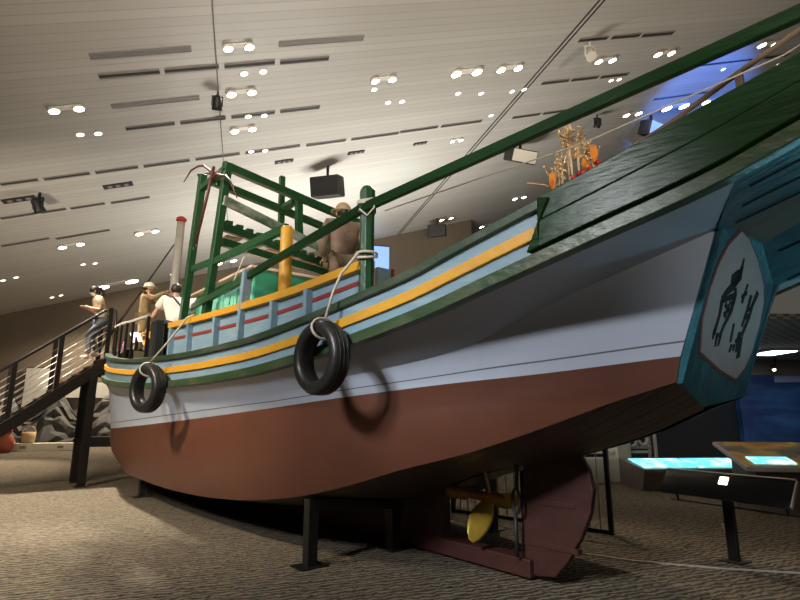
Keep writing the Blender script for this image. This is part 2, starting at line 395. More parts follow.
def strip(prof, s0, s1, n, sg=1, shear=None):
    """closed section swept along the boat: prof(s) -> list of (y,z)"""
    mb = MB(); rows = []
    for i in range(n + 1):
        s = s0 + (s1 - s0) * i / n; p = prof(s); q = []
        for y, z in p:
            ds = shear(z, s) if (shear and i == 0) else 0
            q.append(Vector((s + ds, y * sg, z)))
        rows.append(q + [q[0]])
    mb.grid(rows, smooth=False, flip=sg < 0)
    mb.f.append(tuple(range(len(rows[0]) - 1))); mb.mi.append(0); mb.sm.append(False)
    o = (len(rows) - 1) * len(rows[0]); mb.f.append(tuple(range(o, o + len(rows[0]) - 1))); mb.mi.append(0); mb.sm.append(False)
    return mb
for sg in (1, -1):
    side = 'port' if sg > 0 else 'starboard'
    strip(lambda s: [(Bd(s) - .03, zrr(s)), (Bd(s) + .06, zrr(s) + .005), (Bd(s) + .06, zrt(s) - .005), (Bd(s) - .03, zrt(s))], -3.7, 13.75, 90, sg).build('rub_rail', M['rubgreen'], boat, .008, 'worn dark green rub rail')
    strip(lambda s: [(Bd(s) - .045, zrt(s) - .02), (Bd(s), zrt(s) - .02), (Bd(s), zg(s) - .03), (Bd(s) - .045, zg(s) - .03)], -3.7, 13.75, 90, sg).build('bulwark', M['blue'], boat, 0, 'grey blue bulwark planking')
    strip(lambda s: [(Bd(s) - .16, zg(s) - .075), (Bd(s) + .045, zg(s) - .075), (Bd(s) + .045, zg(s)), (Bd(s) - .16, zg(s))], -3.7, 13.75, 90, sg).build('gunwale', M['gunwale'], boat, .008, 'dark green gunwale cap')
    def yz(s): return zrt(s) + .5 * (zg(s) - .075 - zrt(s))
    strip(lambda s: [(Bd(s) - .005, yz(s) - .045), (Bd(s) + .03, yz(s) - .045), (Bd(s) + .03, yz(s) + .045), (Bd(s) - .005, yz(s) + .045)], -.98, 13.6, 80, sg).build('yellow_stripe', M['yellow'], boat, .006, 'yellow painted rubbing strake')
    # stern boards: two wide green planks over the bulwark, front ends cut on a slant
    for lo, hi, off in ((.0, .52, .0), (.523, 1., .0)):
        def zz(s, f): return zrt(s) + .015 + (zg(s) - .02 - zrt(s)) * f
        strip(lambda s: [(Bd(s) + .005, zz(s, lo)), (Bd(s) + .075 + off, zz(s, lo)), (Bd(s) + .075 + off, zz(s, hi)), (Bd(s) + .005, zz(s, hi))], -.93, -3.7, 26, sg,
              shear=lambda z, s: -.22 * (z - zrt(s)) / .4).build('stern_board', M['green'], boat, .008, 'dark glossy green stern board')

# overhanging stern: arched planked underside and closing boards
ov = MB()
first = [Vector((-2.2, Bd(-2.2), zrr(-2.2) + .02)), Vector((-1.77, .524, 2.915)), Vector((-1.90, .29, 3.27)), Vector((-1.69, -.80, 2.70)), Vector((-2.2, -Bd(-2.2), zrr(-2.2) + .02))]
last = [Vector((-3.7, y, z)) for y, z in ((Bd(-3.7), zrr(-3.7) + .02), (.50, zrr(-3.7) + .02), (.2, zrr(-3.7) + .06), (-.55, zrr(-3.7) + .02), (-Bd(-3.7), zrr(-3.7) + .02))]
def ovrow(t):
    out = []
    for j, (p, q) in enumerate(zip(first, last)):
        c = p.lerp(q, t)
        if j in (0, 4): c.y = Bd(c.x) * (1 if j == 0 else -1); c.z = zrr(c.x) + .02
        out.append(c)
    return out
def dense(r, n=6):
    out = []
    for a, b in zip(r[:-1], r[1:]):
        for j in range(n): out.append(a.lerp(b, j / n))
    return out + [r[-1]]
rows = []
for i in range(15): rows.append(dense(ovrow(i / 14)))
ov.grid(rows, smooth=False)
# batten seams running fore and aft on the underside
for j in range(1, len(rows[0]) - 1):
    if j % 2 == 0:
        pts = [r[j] + Vector((0, 0, -.006)) for r in rows[1:]]
        for a, b in zip(pts[:-1], pts[1:]): ov.beam(a, b, .009, .008, mi=1)
ov.build('stern_overhang', [M['teal'], M['ink']], boat, 0, 'teal planked underside of the stern overhang')
sb = MB()
for k in range(3):
    z0 = zrr(-3.7) + .02 + k * .15; sb.box((-3.73, 0, z0 + .075), (.05, 2 * Bd(-3.7) + .12, .146))
sb.build('stern_rail_board', M['green'], boat, .008)

# transom with painted name panel
def TP(y, z, off=0.): return Vector((-1.37 - .374 * (z - 1.84) - off, y, z))
tr_poly = [(0, 1.655), (.5, 1.83), (.53, 2.915), (.42, 3.13), (.29, 3.28), (-.80, 2.71), (-.765, 1.75)]
tb = MB().prism(tr_poly, TP, -.02, .03)
trans = tb.build('transom', M['teal'], boat, .006, 'teal painted raked transom')
for a, b in ((tr_poly[1], tr_poly[2]), (tr_poly[6], tr_poly[5])):
    MB().beam(TP(a[0], a[1], .032), TP(b[0], b[1], .032), .025, .03).build('edge_batten', M['teal'], trans, .005)
pn = [(.335, 2.07), (.445, 2.30), (.455, 2.50), (.42, 2.70), (.34, 2.85), (.19, 2.975), (.02, 2.95), (-.25, 2.84), (-.52, 2.68), (-.63, 2.54), (-.675, 2.36), (-.67, 2.14), (-.60, 1.99), (-.48, 1.90), (-.1, 1.96)]
cy = sum(p[0] for p in pn) / len(pn); cz = sum(p[1] for p in pn) / len(pn)
MB().prism([(cy + (a - cy) * 1.045, cz + (b - cz) * 1.045) for a, b in pn], TP, .028, .036).build('panel_border', M['border'], trans, 0, 'thin red-brown border of the name panel')
panel = MB().prism(pn, TP, .03, .042).build('name_panel', M['panelwhite'], trans, 0, 'white shield-shaped name panel with black brush characters')
strokes = [([(.023, 2.80), (.016, 2.733), (.019, 2.658)], (.008, .02, .03)), ([(-.013, 2.688), (.061, 2.655), (.146, 2.623)], (.03, .045, .03)),
  ([(.007, 2.66), (.08, 2.591), (.173, 2.53), (.226, 2.474)], (.02, .03, .022, .016)), ([(.025, 2.574), (.006, 2.524), (-.004, 2.461)], (.012, .026, .02)),
  ([(.213, 2.467), (.19, 2.356), (.198, 2.216)], (.02, .016, .02)), ([(.013, 2.509), (-.004, 2.411), (.059, 2.287), (.085, 2.201)], (.024, .02, .016, .016)),
  ([(.2, 2.461), (.1, 2.498), (.01, 2.523)], (.016, .018, .02)), ([(.138, 2.444), (.044, 2.406)], (.014, .012)), ([(.059, 2.47), (.083, 2.351)], (.012, .012)),
  ([(.118, 2.372), (.041, 2.414)], (.012, .012)), ([(.206, 2.24), (.194, 2.18)], (.016, .01)), ([(.136, 2.222), (.115, 2.129)], (.018, .01)), ([(.07, 2.211), (.064, 2.139)], (.018, .01)),
  ([(-.181, 2.634), (-.168, 2.495)], (.012, .016)), ([(-.129, 2.536), (-.213, 2.573)], (.012, .012)), ([(-.43, 2.605), (-.395, 2.509), (-.375, 2.471)], (.026, .02, .014)),
  ([(-.313, 2.565), (-.315, 2.455), (-.295, 2.322)], (.02, .02, .016)), ([(-.395, 2.509), (-.389, 2.402), (-.344, 2.256)], (.014, .022, .02)), ([(-.321, 2.447), (-.366, 2.47)], (.012, .012)),
  ([(-.319, 2.386), (-.361, 2.413)], (.012, .012)), ([(-.123, 2.319), (-.15, 2.187)], (.014, .014)), ([(-.191, 2.161), (-.183, 2.108)], (.018, .012)), ([(-.247, 2.165), (-.25, 2.122)], (.018, .012)),
  ([(-.279, 2.268), (-.324, 2.121)], (.02, .022)), ([(-.349, 2.23), (-.39, 2.076)], (.02, .028)), ([(-.248, 2.195), (-.334, 2.237)], (.014, .014))]
for half, nm in ((strokes[:13], 'left'), (strokes[13:], 'right')):
    kb = MB()
    for pts, ws in half:
        for (a, b), (w0, w1) in zip(zip(pts[:-1], pts[1:]), zip(ws[:-1], ws[1:])):
            dx, dz = b[0] - a[0], b[1] - a[1]; L = math.hypot(dx, dz); nx, nz = -dz / L, dx / L; ex, ez = dx / L * .006, dz / L * .006
            kb.prism([(a[0] - ex + nx * w0 * 1.35, a[1] - ez + nz * w0 * 1.35), (b[0] + ex + nx * w1 * 1.35, b[1] + ez + nz * w1 * 1.35), (b[0] + ex - nx * w1 * 1.35, b[1] + ez - nz * w1 * 1.35), (a[0] - ex - nx * w0 * 1.35, a[1] - ez - nz * w0 * 1.35)], TP, .041, .045)
    kb.build('brush_character', M['ink'], panel, 0, nm + ' black brush character of the boat name')

# deck
dk = MB()
rows = []
for i in range(50):
    s = -3.6 + 16.9 * i / 49; y = max(.03, Bd(s) - .05); z = zrt(s) - .0
    rows.append([Vector((s, y, z)), Vector((s, 0, z + .04)), Vector((s, -y, z))])
dk.grid(rows, smooth=False)
dk.build('deck', M['deck'], boat)
fd = MB()
rows = []
for i in range(14):
    s = 9.3 + 3.9 * i / 13; y = max(.03, Bd(s) - .2); z = 2.96
    rows.append([Vector((s, y, z - .06)), Vector((s, y, z)), Vector((s, -y, z)), Vector((s, -y, z - .06)), Vector((s, y, z - .06))])
fd.grid(rows, smooth=False); fd.box((9.3, 0, 2.66), (.05, 3.6, .55))
fd.build('foredeck', M['deck'], boat)
MB().box((3.1, .5, 2.44), (1.5, 1.6, .66)).build('engine_hatch', M['cabgreen'], boat, .01)

# keel, deadwood, rudder, propeller
MB().prism([(.40, .03), (.40, .20), (11.0, .22), (11.8, .5), (12.6, .75), (12.6, .55), (11.4, .03)], lambda a, b, t: Vector((a, t, b)), -.10, .10).build('keel', M['darkred'], boat, .01, 'dark red keel timber')
MB().prism([(1.68, .19), (1.68, .80), (1.9, .66), (2.6, .52), (4, .36), (6, .26), (6, .19)], lambda a, b, t: Vector((a, t, b)), -.085, .085).build('deadwood', M['darkred'], boat, .01)
rp = [(.47, 1.27), (.21, 1.31), (-.02, 1.31), (-.18, 1.24), (-.27, 1.10), (-.31, .92), (-.26, .70), (-.15, .48), (.01, .24), (.16, .08), (.36, .05), (.56, .06)]
rud = MB().prism(rp, lambda a, b, t: Vector((a, t, b)), -.035, .035).build('rudder', M['rudder'], boat, .012, 'dark red-brown rudder blade')
for z in (.35, .75, 1.1): MB().box((.2, 0, z), (.62, .085, .05)).build('rudder_strap', M['rudder'], rud, .005)
MB().tube([(.40, 0, 1.62), (.44, 0, 1.0), (.52, 0, .2)], .028, 10).build('rudder_stock', M['iron'], boat)
lk = MB()
lk.tube([(.45, .16, 1.32), (.47, .16, .86)], .02, 8); lk.tube([(.50, .16, .64), (.50, .16, .22)], .02, 8)
ring = [Vector((.485 + .045 * math.cos(a), .16, .75 + .12 * math.sin(a))) for a in [2 * PI * k / 16 for k in range(16)]]
lk.tube(ring, .016, 8, closed=True)
lk.build('rudder_chain_link', M['iron'], boat)
hub = (.97, 0, .72)
pr = MB().lathe([(.02, -.20), (.04, -.17), (.045, -.14), (.055, -.12), (.065, 0), (.065, .06), (.05, .08), (.05, .36), (.075, .38), (.075, .60), (.05, .68)], hub, (1, 0, 0), 20).build('propeller_hub', M['hubyel'], boat, 0, 'ochre propeller hub and shaft tube')
for ang in (75, 192, 308):
    b = MB(); a = math.radians(ang); rad = Vector((0, math.cos(a), math.sin(a))); tan = Vector((0, -math.sin(a), math.cos(a)))
    rowsA = []; rowsB = []
    for i in range(9):
        t = i / 8; r = .05 + .47 * t
        wd = .06 + .15 * math.sin(PI * min(1, t * .93 + .05)) ** .8 if t < 1 else .05
        tw = math.radians(52 - 26 * t)
        ra = []; rb = []
        for j in range(7):
            u = (j / 6 - .5) * wd * 1.15
            th = .016 * (1 - (2 * j / 6 - 1) ** 2) * (1 - .6 * t) + .002
            p = Vector(hub) + rad * r + tan * (u * math.cos(tw)) + Vector((1, 0, 0)) * (u * math.sin(tw))
            nrm = Vector((1, 0, 0)) * math.cos(tw) - tan * math.sin(tw)
            ra.append(p + nrm * th); rb.append(p - nrm * th)
        rowsA.append(ra + rb[::-1] + [ra[0]])
    b.grid(rowsA, smooth=True)
    n = len(rowsA[0]); b.f.append(tuple(8 * n + k for k in range(n - 1))); b.mi.append(0); b.sm.append(False)
    b.build('propeller_blade', M['bronze'], pr, 0, 'yellow bronze propeller blade')

# raised side panels inside the gunwale: blue boards, red stripe, stanchions, yellow top rail
yrz = pchip((.7, 3.05), (2.4, 2.97), (5.0, 3.02), (6.7, 3.10))
def ysd(s): return Bd(s) - .15
for sg in (1, -1):
    sp = strip(lambda s: [(ysd(s) - .02, zg(s) - .05), (ysd(s) + .01, zg(s) - .05), (ysd(s) + .01, yrz(s) - .02), (ysd(s) - .02, yrz(s) - .02)], .82, 5.8, 30, sg).build('side_panel', M['blue'], boat, 0, 'grey blue raised side boards')
    strip(lambda s: [(ysd(s) - .05, yrz(s) - .085), (ysd(s) + .075, yrz(s) - .085), (ysd(s) + .075, yrz(s) + .005), (ysd(s) - .05, yrz(s) + .005)], .80, 5.87, 30, sg).build('top_rail', M['yellow'], sp, .006, 'yellow top rail')
    def rz(s): return zg(s) + .62 * (yrz(s) - .08 - zg(s))
    strip(lambda s: [(ysd(s) + .008, rz(s) - .022), (ysd(s) + .018, rz(s) - .022), (ysd(s) + .018, rz(s) + .022), (ysd(s) + .008, rz(s) + .022)], .85, 5.7, 30, sg).build('red_stripe', M['redpaint'], sp, 0)
    for s in (5.74, 4.95, 3.98, 2.43, 1.74):
        MB().beam((s, sg * (ysd(s) + .04), zg(s) - .03), (s, sg * (ysd(s) + .04), yrz(s) - .08), .07, .10, up=(0, 1, 0)).build('stanchion', M['blue'], sp, .006)
    MB().beam((3.26, sg * (ysd(3.26) + .03), zg(3.26) - .03), (3.22, sg * (ysd(3.26) + .0), 3.42), .085, .12, up=(0, 1, 0)).build('tall_stanchion', M['blue'], boat, .01, 'tall grey blue stanchion')

# green rail post and the long rail sloping up to the stern
pb = MB(); pc = Vector((.84, 1.80, 0))
pb.lathe([(.072, 2.5), (.072, 3.60)], pc, (0, 0, 1), 8); pb.lathe([(.088, 3.52), (.088, 3.60), (.078, 3.62), (.078, 3.76), (.05, 3.80)], pc, (0, 0, 1), 8)
for i in range(len(pb.sm)): pb.sm[i] = False
pb.build('rail_post', M['postgreen'], boat, .004, 'octagonal dark green rail post')
rl = MB()
pts = [(3.2, ysd(3.2), 3.34), (.84, 1.86, 3.56), (-3.65, 1.12, 3.90)]
for a, b in zip(pts[:-1], pts[1:]): rl.beam(a, b, .055, .095)
rl.build('side_rail', M['green'], boat, .01, 'long dark green side rail rising to the stern')
rl = MB()
pts = [(-3.65, -1.12, 3.90), (.84, -1.86, 3.56), (3.2, -ysd(3.2), 3.34)]
for a, b in zip(pts[:-1], pts[1:]): rl.beam(a, b, .055, .095)
rl.build('side_rail', M['green'], boat, .01)
for sg in (1, -1): MB().beam((-3.5, sg * 1.0, 3.4), (-3.55, sg * 1.08, 3.95), .08, .08).build('rail_post', M['postgreen'], boat, .008)
gb = MB(); gb.box((.95, 1.50, 2.84), (.05, .20, .40)); gb.build('gate_board', M['blue'], boat, .006)
gr = MB(); gr.box((.915, 1.42, 2.84), (.02, .03, .40)); gr.box((.915, 1.49, 2.86), (.02, .12, .03)); gr.build('gate_trim', M['redpaint'], boat)

# transverse gantry
G = lambda p, q, w=.11, h=.11, m='postgreen', nm='gantry_beam', lab=None: MB().beam(p, q, w, h).build(nm, M[m], boat, .008, lab)
G((5.88, 1.6, 2.2), (5.15, 1.6, 5.76), .12, .15, nm='gantry_post'); G((7.05, 1.6, 2.2), (6.38, 1.6, 6.0), .12, .15, nm='gantry_post')
G((6.2, -1.6, 2.2), (5.66, -1.45, 5.6), .12, .15, nm='gantry_post'); G((7.2, -1.6, 2.2), (6.7, -1.45, 5.72), .12, .15, nm='gantry_post')
G((5.15, 1.68, 5.70), (5.68, -1.5, 5.55), .11, .14); G((5.74, 1.6, 5.62), (6.70, -1.5, 5.66), .11, .14)
G((5.70, .03, 5.66), (6.20, .03, 5.66), .16, .09); G((5.62, .0, 5.78), (5.54, .0, 4.85), .13, .11, nm='gantry_post'); G((6.37, 0, 6.42), (6.30, 0, 5.1), .11, .10, nm='gantry_post')
G((5.08, 1.66, 5.06), (5.73, -1.5, 4.63), .05, .17, 'worn', 'worn_crossboard', 'pale worn cross board')
G((5.50, 1.6, 4.10), (2.88, 1.62, 3.98), .07, .12, nm='gantry_rail'); G((6.3, 1.62, 3.46), (3.3, 1.9, 3.36), .06, .10, nm='gantry_rail')
G((6.55, 1.6, 4.2), (5.45, 1.6, 4.12), .07, .11, nm='gantry_rail'); G((5.2, 1.62, 5.66), (6.42, 1.6, 5.72), .1, .12, nm='gantry_rail'); 
rk = MB()
for (p, q) in (((5.35, 1.55, 4.70), (6.30, -1.5, 4.62)), ((5.45, 1.5, 4.46), (5.95, -1.5, 4.36))):
    rk.beam(p, q, .09, .14)
for i in range(14):
    t = (i + .5) / 14; a = Vector((5.35, 1.55, 4.79)).lerp(Vector((6.30, -1.5, 4.71)), t)
    rk.box(a, (.13, .12, .07))
rack = rk.build('pole_rack', M['postgreen'], boat, .006, 'dark green notched pole rack')
rk = MB()
for i in range(7):
    t = (i + .5) / 7; a = Vector((5.38, 1.5, 4.60)).lerp(Vector((6.1, -1.5, 4.50)), t)
    rk.beam(a, a + Vector((.45, 0, .02)), .3, .02)
rk.build('rack_slats', M['wood'], rack)
MB().lathe([(.082, 2.3), (.082, 3.98), (.07, 4.0)], (2.9, 1.6, 0), (.0, 0, 1), 20).build('vent_pipe', M['yellow'], boat, 0, 'yellow vent pipe')
# cabin
cb = MB().box((6.85, 0, 3.1), (2.9, 1.8, 1.95))
cabin = cb.build('cabin', M['cabgreen'], boat, .01, 'green wooden cabin')
MB().box((6.85, 0, 4.10), (3.1, 2.04, .05)).build('cabin_roof', M['cream'], cabin, .006)
for k in range(4):
    s = 5.75 + k * .66
    f = MB().box((s, .905, 3.3), (.60, .03, 1.15)).build('cabin_door', M['mint'], cabin, .006)
    MB().box((s, .925, 3.3), (.40, .02, .9)).build('door_panel', M['mint'], f, .006)
# mast and boom
MAX = Vector((-.13, .02, 1)).normalized(); MB0 = Vector((11.4, .52, 2.9))
MB().lathe([(.125, 0), (.10, 3.72)], MB0, MAX, 16).build('mast', M['mast'], boat, 0, 'pale grey foremast')
MB().lathe([(.105, 0), (.14, .04), (.12, .10), (.05, .15)], MB0 + MAX * 3.72, MAX, 16).build('mast_cap', M['cap'], boat, 0, 'red mast cap')
MB().tube([(12.2, 1.95, 3.18), (12.2, 1.51, 4.04), (12.2, .36, 6.33)], [.035, .03, .018], 8).build('boom_pole', M['polewood'], boat)
# bow railing
br = [(10.9, Bd(10.9) - .12, 3.64), (9.48, Bd(9.48) - .15, 3.52), (8.41, Bd(8.41) - .15, 3.44), (7.3, Bd(7.3) - .15, 3.38)]
bw = MB()
for a, b in zip(br[:-1], br[1:]): bw.beam(a, b, .06, .05)
brl = bw.build('bow_railing', M['trimpale'], boat, .006, 'pale grey top bar of the bow railing')
for s, y, z in br + [(10.2, Bd(10.2) - .13, 3.58), (8.9, Bd(8.9) - .15, 3.48)]:
    MB().beam((s, y, zg(s) - .02), (s, y, z), .045, .045).build('railing_post', M['stair'], brl, .006)
# aft handrail pole with post
ah = MB().tube([(-.75, .5, 3.70), (-1.56, .5, 3.92), (-2.05, .5, 4.09), (-2.45, .5, 4.21), (-3.3, .5, 4.42)], .022, 8).build('aft_handrail', M['rustpole'], boat)
MB().beam((-2.05, .5, 3.0), (-2.05, .5, 4.09), .05, .05).build('handrail_post', M['rustpole'], ah, .005)
MB().beam((-.75, .5, 2.6), (-.75, .5, 3.70), .04, .04).build('handrail_post', M['rustpole'], ah, .005)

# ------------------------------------------------------------------ tyres and ropes hung over the side
def tyre(s, y, z, R, w, rz, ry, label):
    t = thing('tyre_fender', label, 'tyre', W(s, y, z), BR + rz, 'tyre fenders on the port side')
    t.rotation_euler = (0, ry, BR + rz)
    r = R * .60
    prof = []
    for k in range(20):
        a = 2 * PI * k / 20; ca, sa = math.cos(a), math.sin(a)
        rr = (R + r) / 2 + (R - r) / 2 * math.copysign(abs(ca) ** .75, ca); ww = w / 2 * math.copysign(abs(sa) ** .7, sa)
        if ca < -.85: ww *= .9
        prof.append((rr, ww))
    MB().lathe(prof, (0, 0, 0), (0, 1, 0), 48, closed=True).build('tyre_body', M['tyre'], t)
    g = MB()
    for q in (-.22, 0, .22):
        g.lathe([(R * 1.002, w * q - .007), (R * 1.006, w * q), (R * 1.002, w * q + .007)], (0, 0, 0), (0, 1, 0), 48, closed=True)
    g.build('tread_rib', M['black'], t)
    bd_ = MB(); bd_.lathe([(r * 1.12, w * .44), (r * 1.16, w * .455), (r * 1.2, w * .44)], (0, 0, 0), (0, 1, 0), 48, closed=True); bd_.build('bead_ring', M['black'], t)
    return t
tyre(1.06, 2.14, 2.11, .34, .20, .10, 0, 'big black tyre hanging by rope below the green rail post')
tyre(5.48, 2.45, 1.985, .36, .21, .30, .10, 'black tyre hanging by rope at the bow beside the staircase')
def rope(name, pts, r, label, loops=()):
    mb = MB().tube([W(*p) for p in pts], r, 8)
    for l in loops: mb.tube([W(*p) for p in l], r, 8, closed=True)
    o = mb.build(name, M['rope']); return tag(o, label, 'rope')
def ringpts(c, ax1, ax2, n=16): return [(c[0] + ax1[0] * math.cos(a) + ax2[0] * math.sin(a), c[1] + ax1[1] * math.cos(a) + ax2[1] * math.sin(a), c[2] + ax1[2] * math.cos(a) + ax2[2] * math.sin(a)) for a in [2 * PI * k / n for k in range(n)]]
rope('fender_rope', [(.84, 1.9, 3.10), (.92, 2.03, 2.9), (.98, 2.08, 2.72), (1.02, 2.13, 2.47)], .013, 'pale rope running from the green rail post down to the nearer tyre',
     [ringpts((.84, 1.80, 3.11), (.10, 0, 0), (0, .10, 0)), ringpts((.84, 1.80, 3.08), (.10, 0, .02), (0, .10, -.02)), ringpts((1.03, 2.14, 2.375), (0, .125, 0), (.02, 0, .10))])
rope('fender_rope', [(4.78, 2.08, 3.05), (4.88, 2.15, 3.01), (5.13, 2.32, 2.66), (5.48, 2.45, 2.37)], .014, 'pale rope running from the yellow rail down to the tyre near the bow',
     [ringpts((5.48, 2.45, 2.265), (0, .135, 0), (.02, 0, .105))])
rope('coiled_rope', [(.84, 1.9, 3.52), (.74, 1.96, 3.5), (.66, 1.93, 3.42), (.62, 1.88, 3.5), (.7, 1.82, 3.58)], .008, 'thin pale rope coiled round the top of the green rail post',
     [ringpts((.84, 1.80, 3.61 + .018 * k), (.097, 0, .012), (0, .097, -.01 * k)) for k in range(4)])
rope('rigging_line', [(.62, 1.75, 3.5), (-1.2, 1.25, 3.62), (-2.4, .8, 3.9), (-3.3, .5, 4.3)], .006, 'thin pale line stretched above the stern gunwale to the aft handrail')
rope('hanging_rope', [(4.25, 1.55, 4.03), (4.9, 1.5, 3.6), (4.95, 1.5, 3.3)], .01, 'short pale rope hanging from the gantry rail beside the blue stanchion')
rope('hanging_rope', [(2.2, 1.4, 3.8), (2.2, 1.4, 3.5), (2.2, 1.42, 3.0)], .009, 'short pale rope hanging straight down behind the yellow top rail')
for o in [x for x in COL.objects if x.name.startswith('hanging_rope')][-1:]:
    bpy.data.objects.remove(o)

# anchor lashed to the gantry
an = thing('anchor', 'rust red fisherman anchor with curved arms lashed to the top of the gantry posts', 'anchor', W(5.85, 1.80, 4.48), BR)
AL = lambda *p: Vector((p[0] - 5.85, p[1] - 1.80, p[2] - 4.48))
MB().tube([AL(5.85, 1.8, 4.48), AL(5.25, 1.8, 5.68)], .026, 10).build('shank', M['anchor'], an)
MB().tube(ringpts(AL(5.88, 1.8, 4.42), (.06, 0, 0), (0, 0, .06)), .014, 8, closed=True).build('shackle', M['iron'], an)
MB().tube([AL(5.30, 1.8, 5.57), AL(5.52, 1.8, 5.72), AL(5.80, 1.8, 5.90), AL(6.08, 1.8, 5.99), AL(6.47, 1.8, 6.05), AL(6.84, 1.8, 5.95)], [.024, .023, .021, .019, .016, .009], 8).build('arm', M['anchor'], an)
MB().tube([AL(5.30, 1.8, 5.47), AL(5.1, 1.8, 5.48), AL(4.94, 1.8, 5.40), AL(4.7, 1.8, 5.31), AL(4.49, 1.8, 5.16), AL(4.16, 1.8, 4.76)], [.024, .023, .021, .019, .016, .009], 8).build('arm', M['anchor'], an)

# ------------------------------------------------------------------ cradle under the hull
def cradle(s, zt, yin, label, y=1.48):
    c = thing('cradle_stand', label, 'stand', W(s, 0, 0), BR, 'steel cradles under the hull')
    for sg in (1, -1):
        p = MB().box((0, sg * y, zt / 2 + .005), (.12, .12, zt - .01)).build('post', M['black'], c, .005)
        MB().box((0, sg * y, .008), (.26, .34, .016)).build('foot_plate', M['black'], p, .003)
        q = MB().box((.03, sg * .30, (zt - .14) / 2), (.14, .14, zt - .14)).build('inner_post', M['black'], c, .005)
        MB().box((.03, sg * .30, .008), (.26, .26, .016)).build('foot_plate', M['black'], q, .003)
        MB().beam((0, sg * y, zt - .05), (.0, sg * .2, zt - .19), .12, .10).build('arm', M['black'], c, .005)
    return c
cradle(2.26, .70, .28, 'black steel cradle with tall posts under the stern half of the red hull')
cradle(8.84, .34, .28, 'low black steel cradle under the bow half of the red hull', 1.5)

# ------------------------------------------------------------------ staircase to the bow
st = thing('metal_staircase', 'dark steel staircase with cable railings climbing from the carpet to the bow', 'staircase', BO, BR)
y0, z0, sl = 1.95, 2.93, .816
def SZ(y): return z0 - (y - y0) * sl
y1 = y0 + z0 / sl
for s in (11.34, 12.3):
    mb = MB(); mb.prism([(y0 - .25, z0), (y0, z0), (y1, 0.01), (y1 - .42, 0.01), (y0 + .1, z0 - .40), (y0 - .25, z0 - .40)], lambda a, b, t: Vector((s + t, a, b)), -.03, .03)
    mb.build('stringer', M['stair'], st, .006)
    lg = MB(); lg.box((s, 2.15, 1.29), (.02, .11, 2.58)); lg.box((s - .075, 2.15, 1.29), (.02, .16, 2.58)); lg.box((s + .075, 2.15, 1.29), (.02, .16, 2.58)); lg.box((s, 2.15, .01), (.28, .28, .02))
    lg.build('leg', M['stair'], st, .004)
    hr = MB().tube([(s, y0 - .22, z0 + .02), (s, y0 - .12, z0 + 1.2), (s, y0 + .1, z0 + 1.16), (s, y0 + 3.5, z0 + 1.16 - 3.4 * sl)], .032, 8)
    hr.build('handrail', M['stair'], st)
    for y in (y0 - .02, y0 + .93, y0 + 1.75, y0 + 2.6, y0 + 3.4):
        zt = z0 + 1.14 - (y - y0 - .1) * sl
        MB().beam((s, y, SZ(y) - .1), (s, y, zt), .05, .10, up=(0, 1, 0)).build('baluster', M['stair'], st, .005)
    for k in range(1, 7):
        MB().tube([(s, y0, z0 + .04 + k * .155), (s, y0 + 3.4, z0 + .04 + k * .155 - 3.4 * sl)], .008, 6).build('railing_cable', M['steel'], st)
n = 15
for k in range(1, n):
    z = z0 * (1 - k / n); y = y0 + (z0 - z) / sl - .1
    MB().box((11.82, y, z), (.92, .30, .035)).build('tread', M['tread'], st, .004)
MB().box((11.82, 1.82, z0 - .02), (.92, .42, .04)).build('landing', M['tread'], st, .004)

# ------------------------------------------------------------------ people
def skin_mesh(name, nodes, edges, m, parent, levels=2, root=0):
    me = bpy.data.meshes.new(name); me.from_pydata([n[0] for n in nodes], edges, [])
    o = bpy.data.objects.new(name, me); COL.objects.link(o)
    o.modifiers.new('skin', 'SKIN').use_smooth_shade = True
    if not me.skin_vertices: 
        bpy.context.view_layer.objects.active = o; bpy.ops.mesh.customdata_skin_add()
    for i, (p, r) in enumerate(nodes):
        v = me.skin_vertices[0].data[i]; rr = r if isinstance(r, tuple) else (r, r); v.radius = rr; v.use_root = (i == root)
    ss = o.modifiers.new('sub', 'SUBSURF'); ss.levels = levels; ss.render_levels = levels
    dg = bpy.context.evaluated_depsgraph_get(); ev = o.evaluated_get(dg)
    nm = bpy.data.meshes.new_from_object(ev); bpy.data.objects.remove(o)
    nm.materials.clear(); nm.materials.append(m)
    for p in nm.polygons: p.use_smooth = True
    o = bpy.data.objects.new(name, nm); COL.objects.link(o); o.parent = parent
    return o
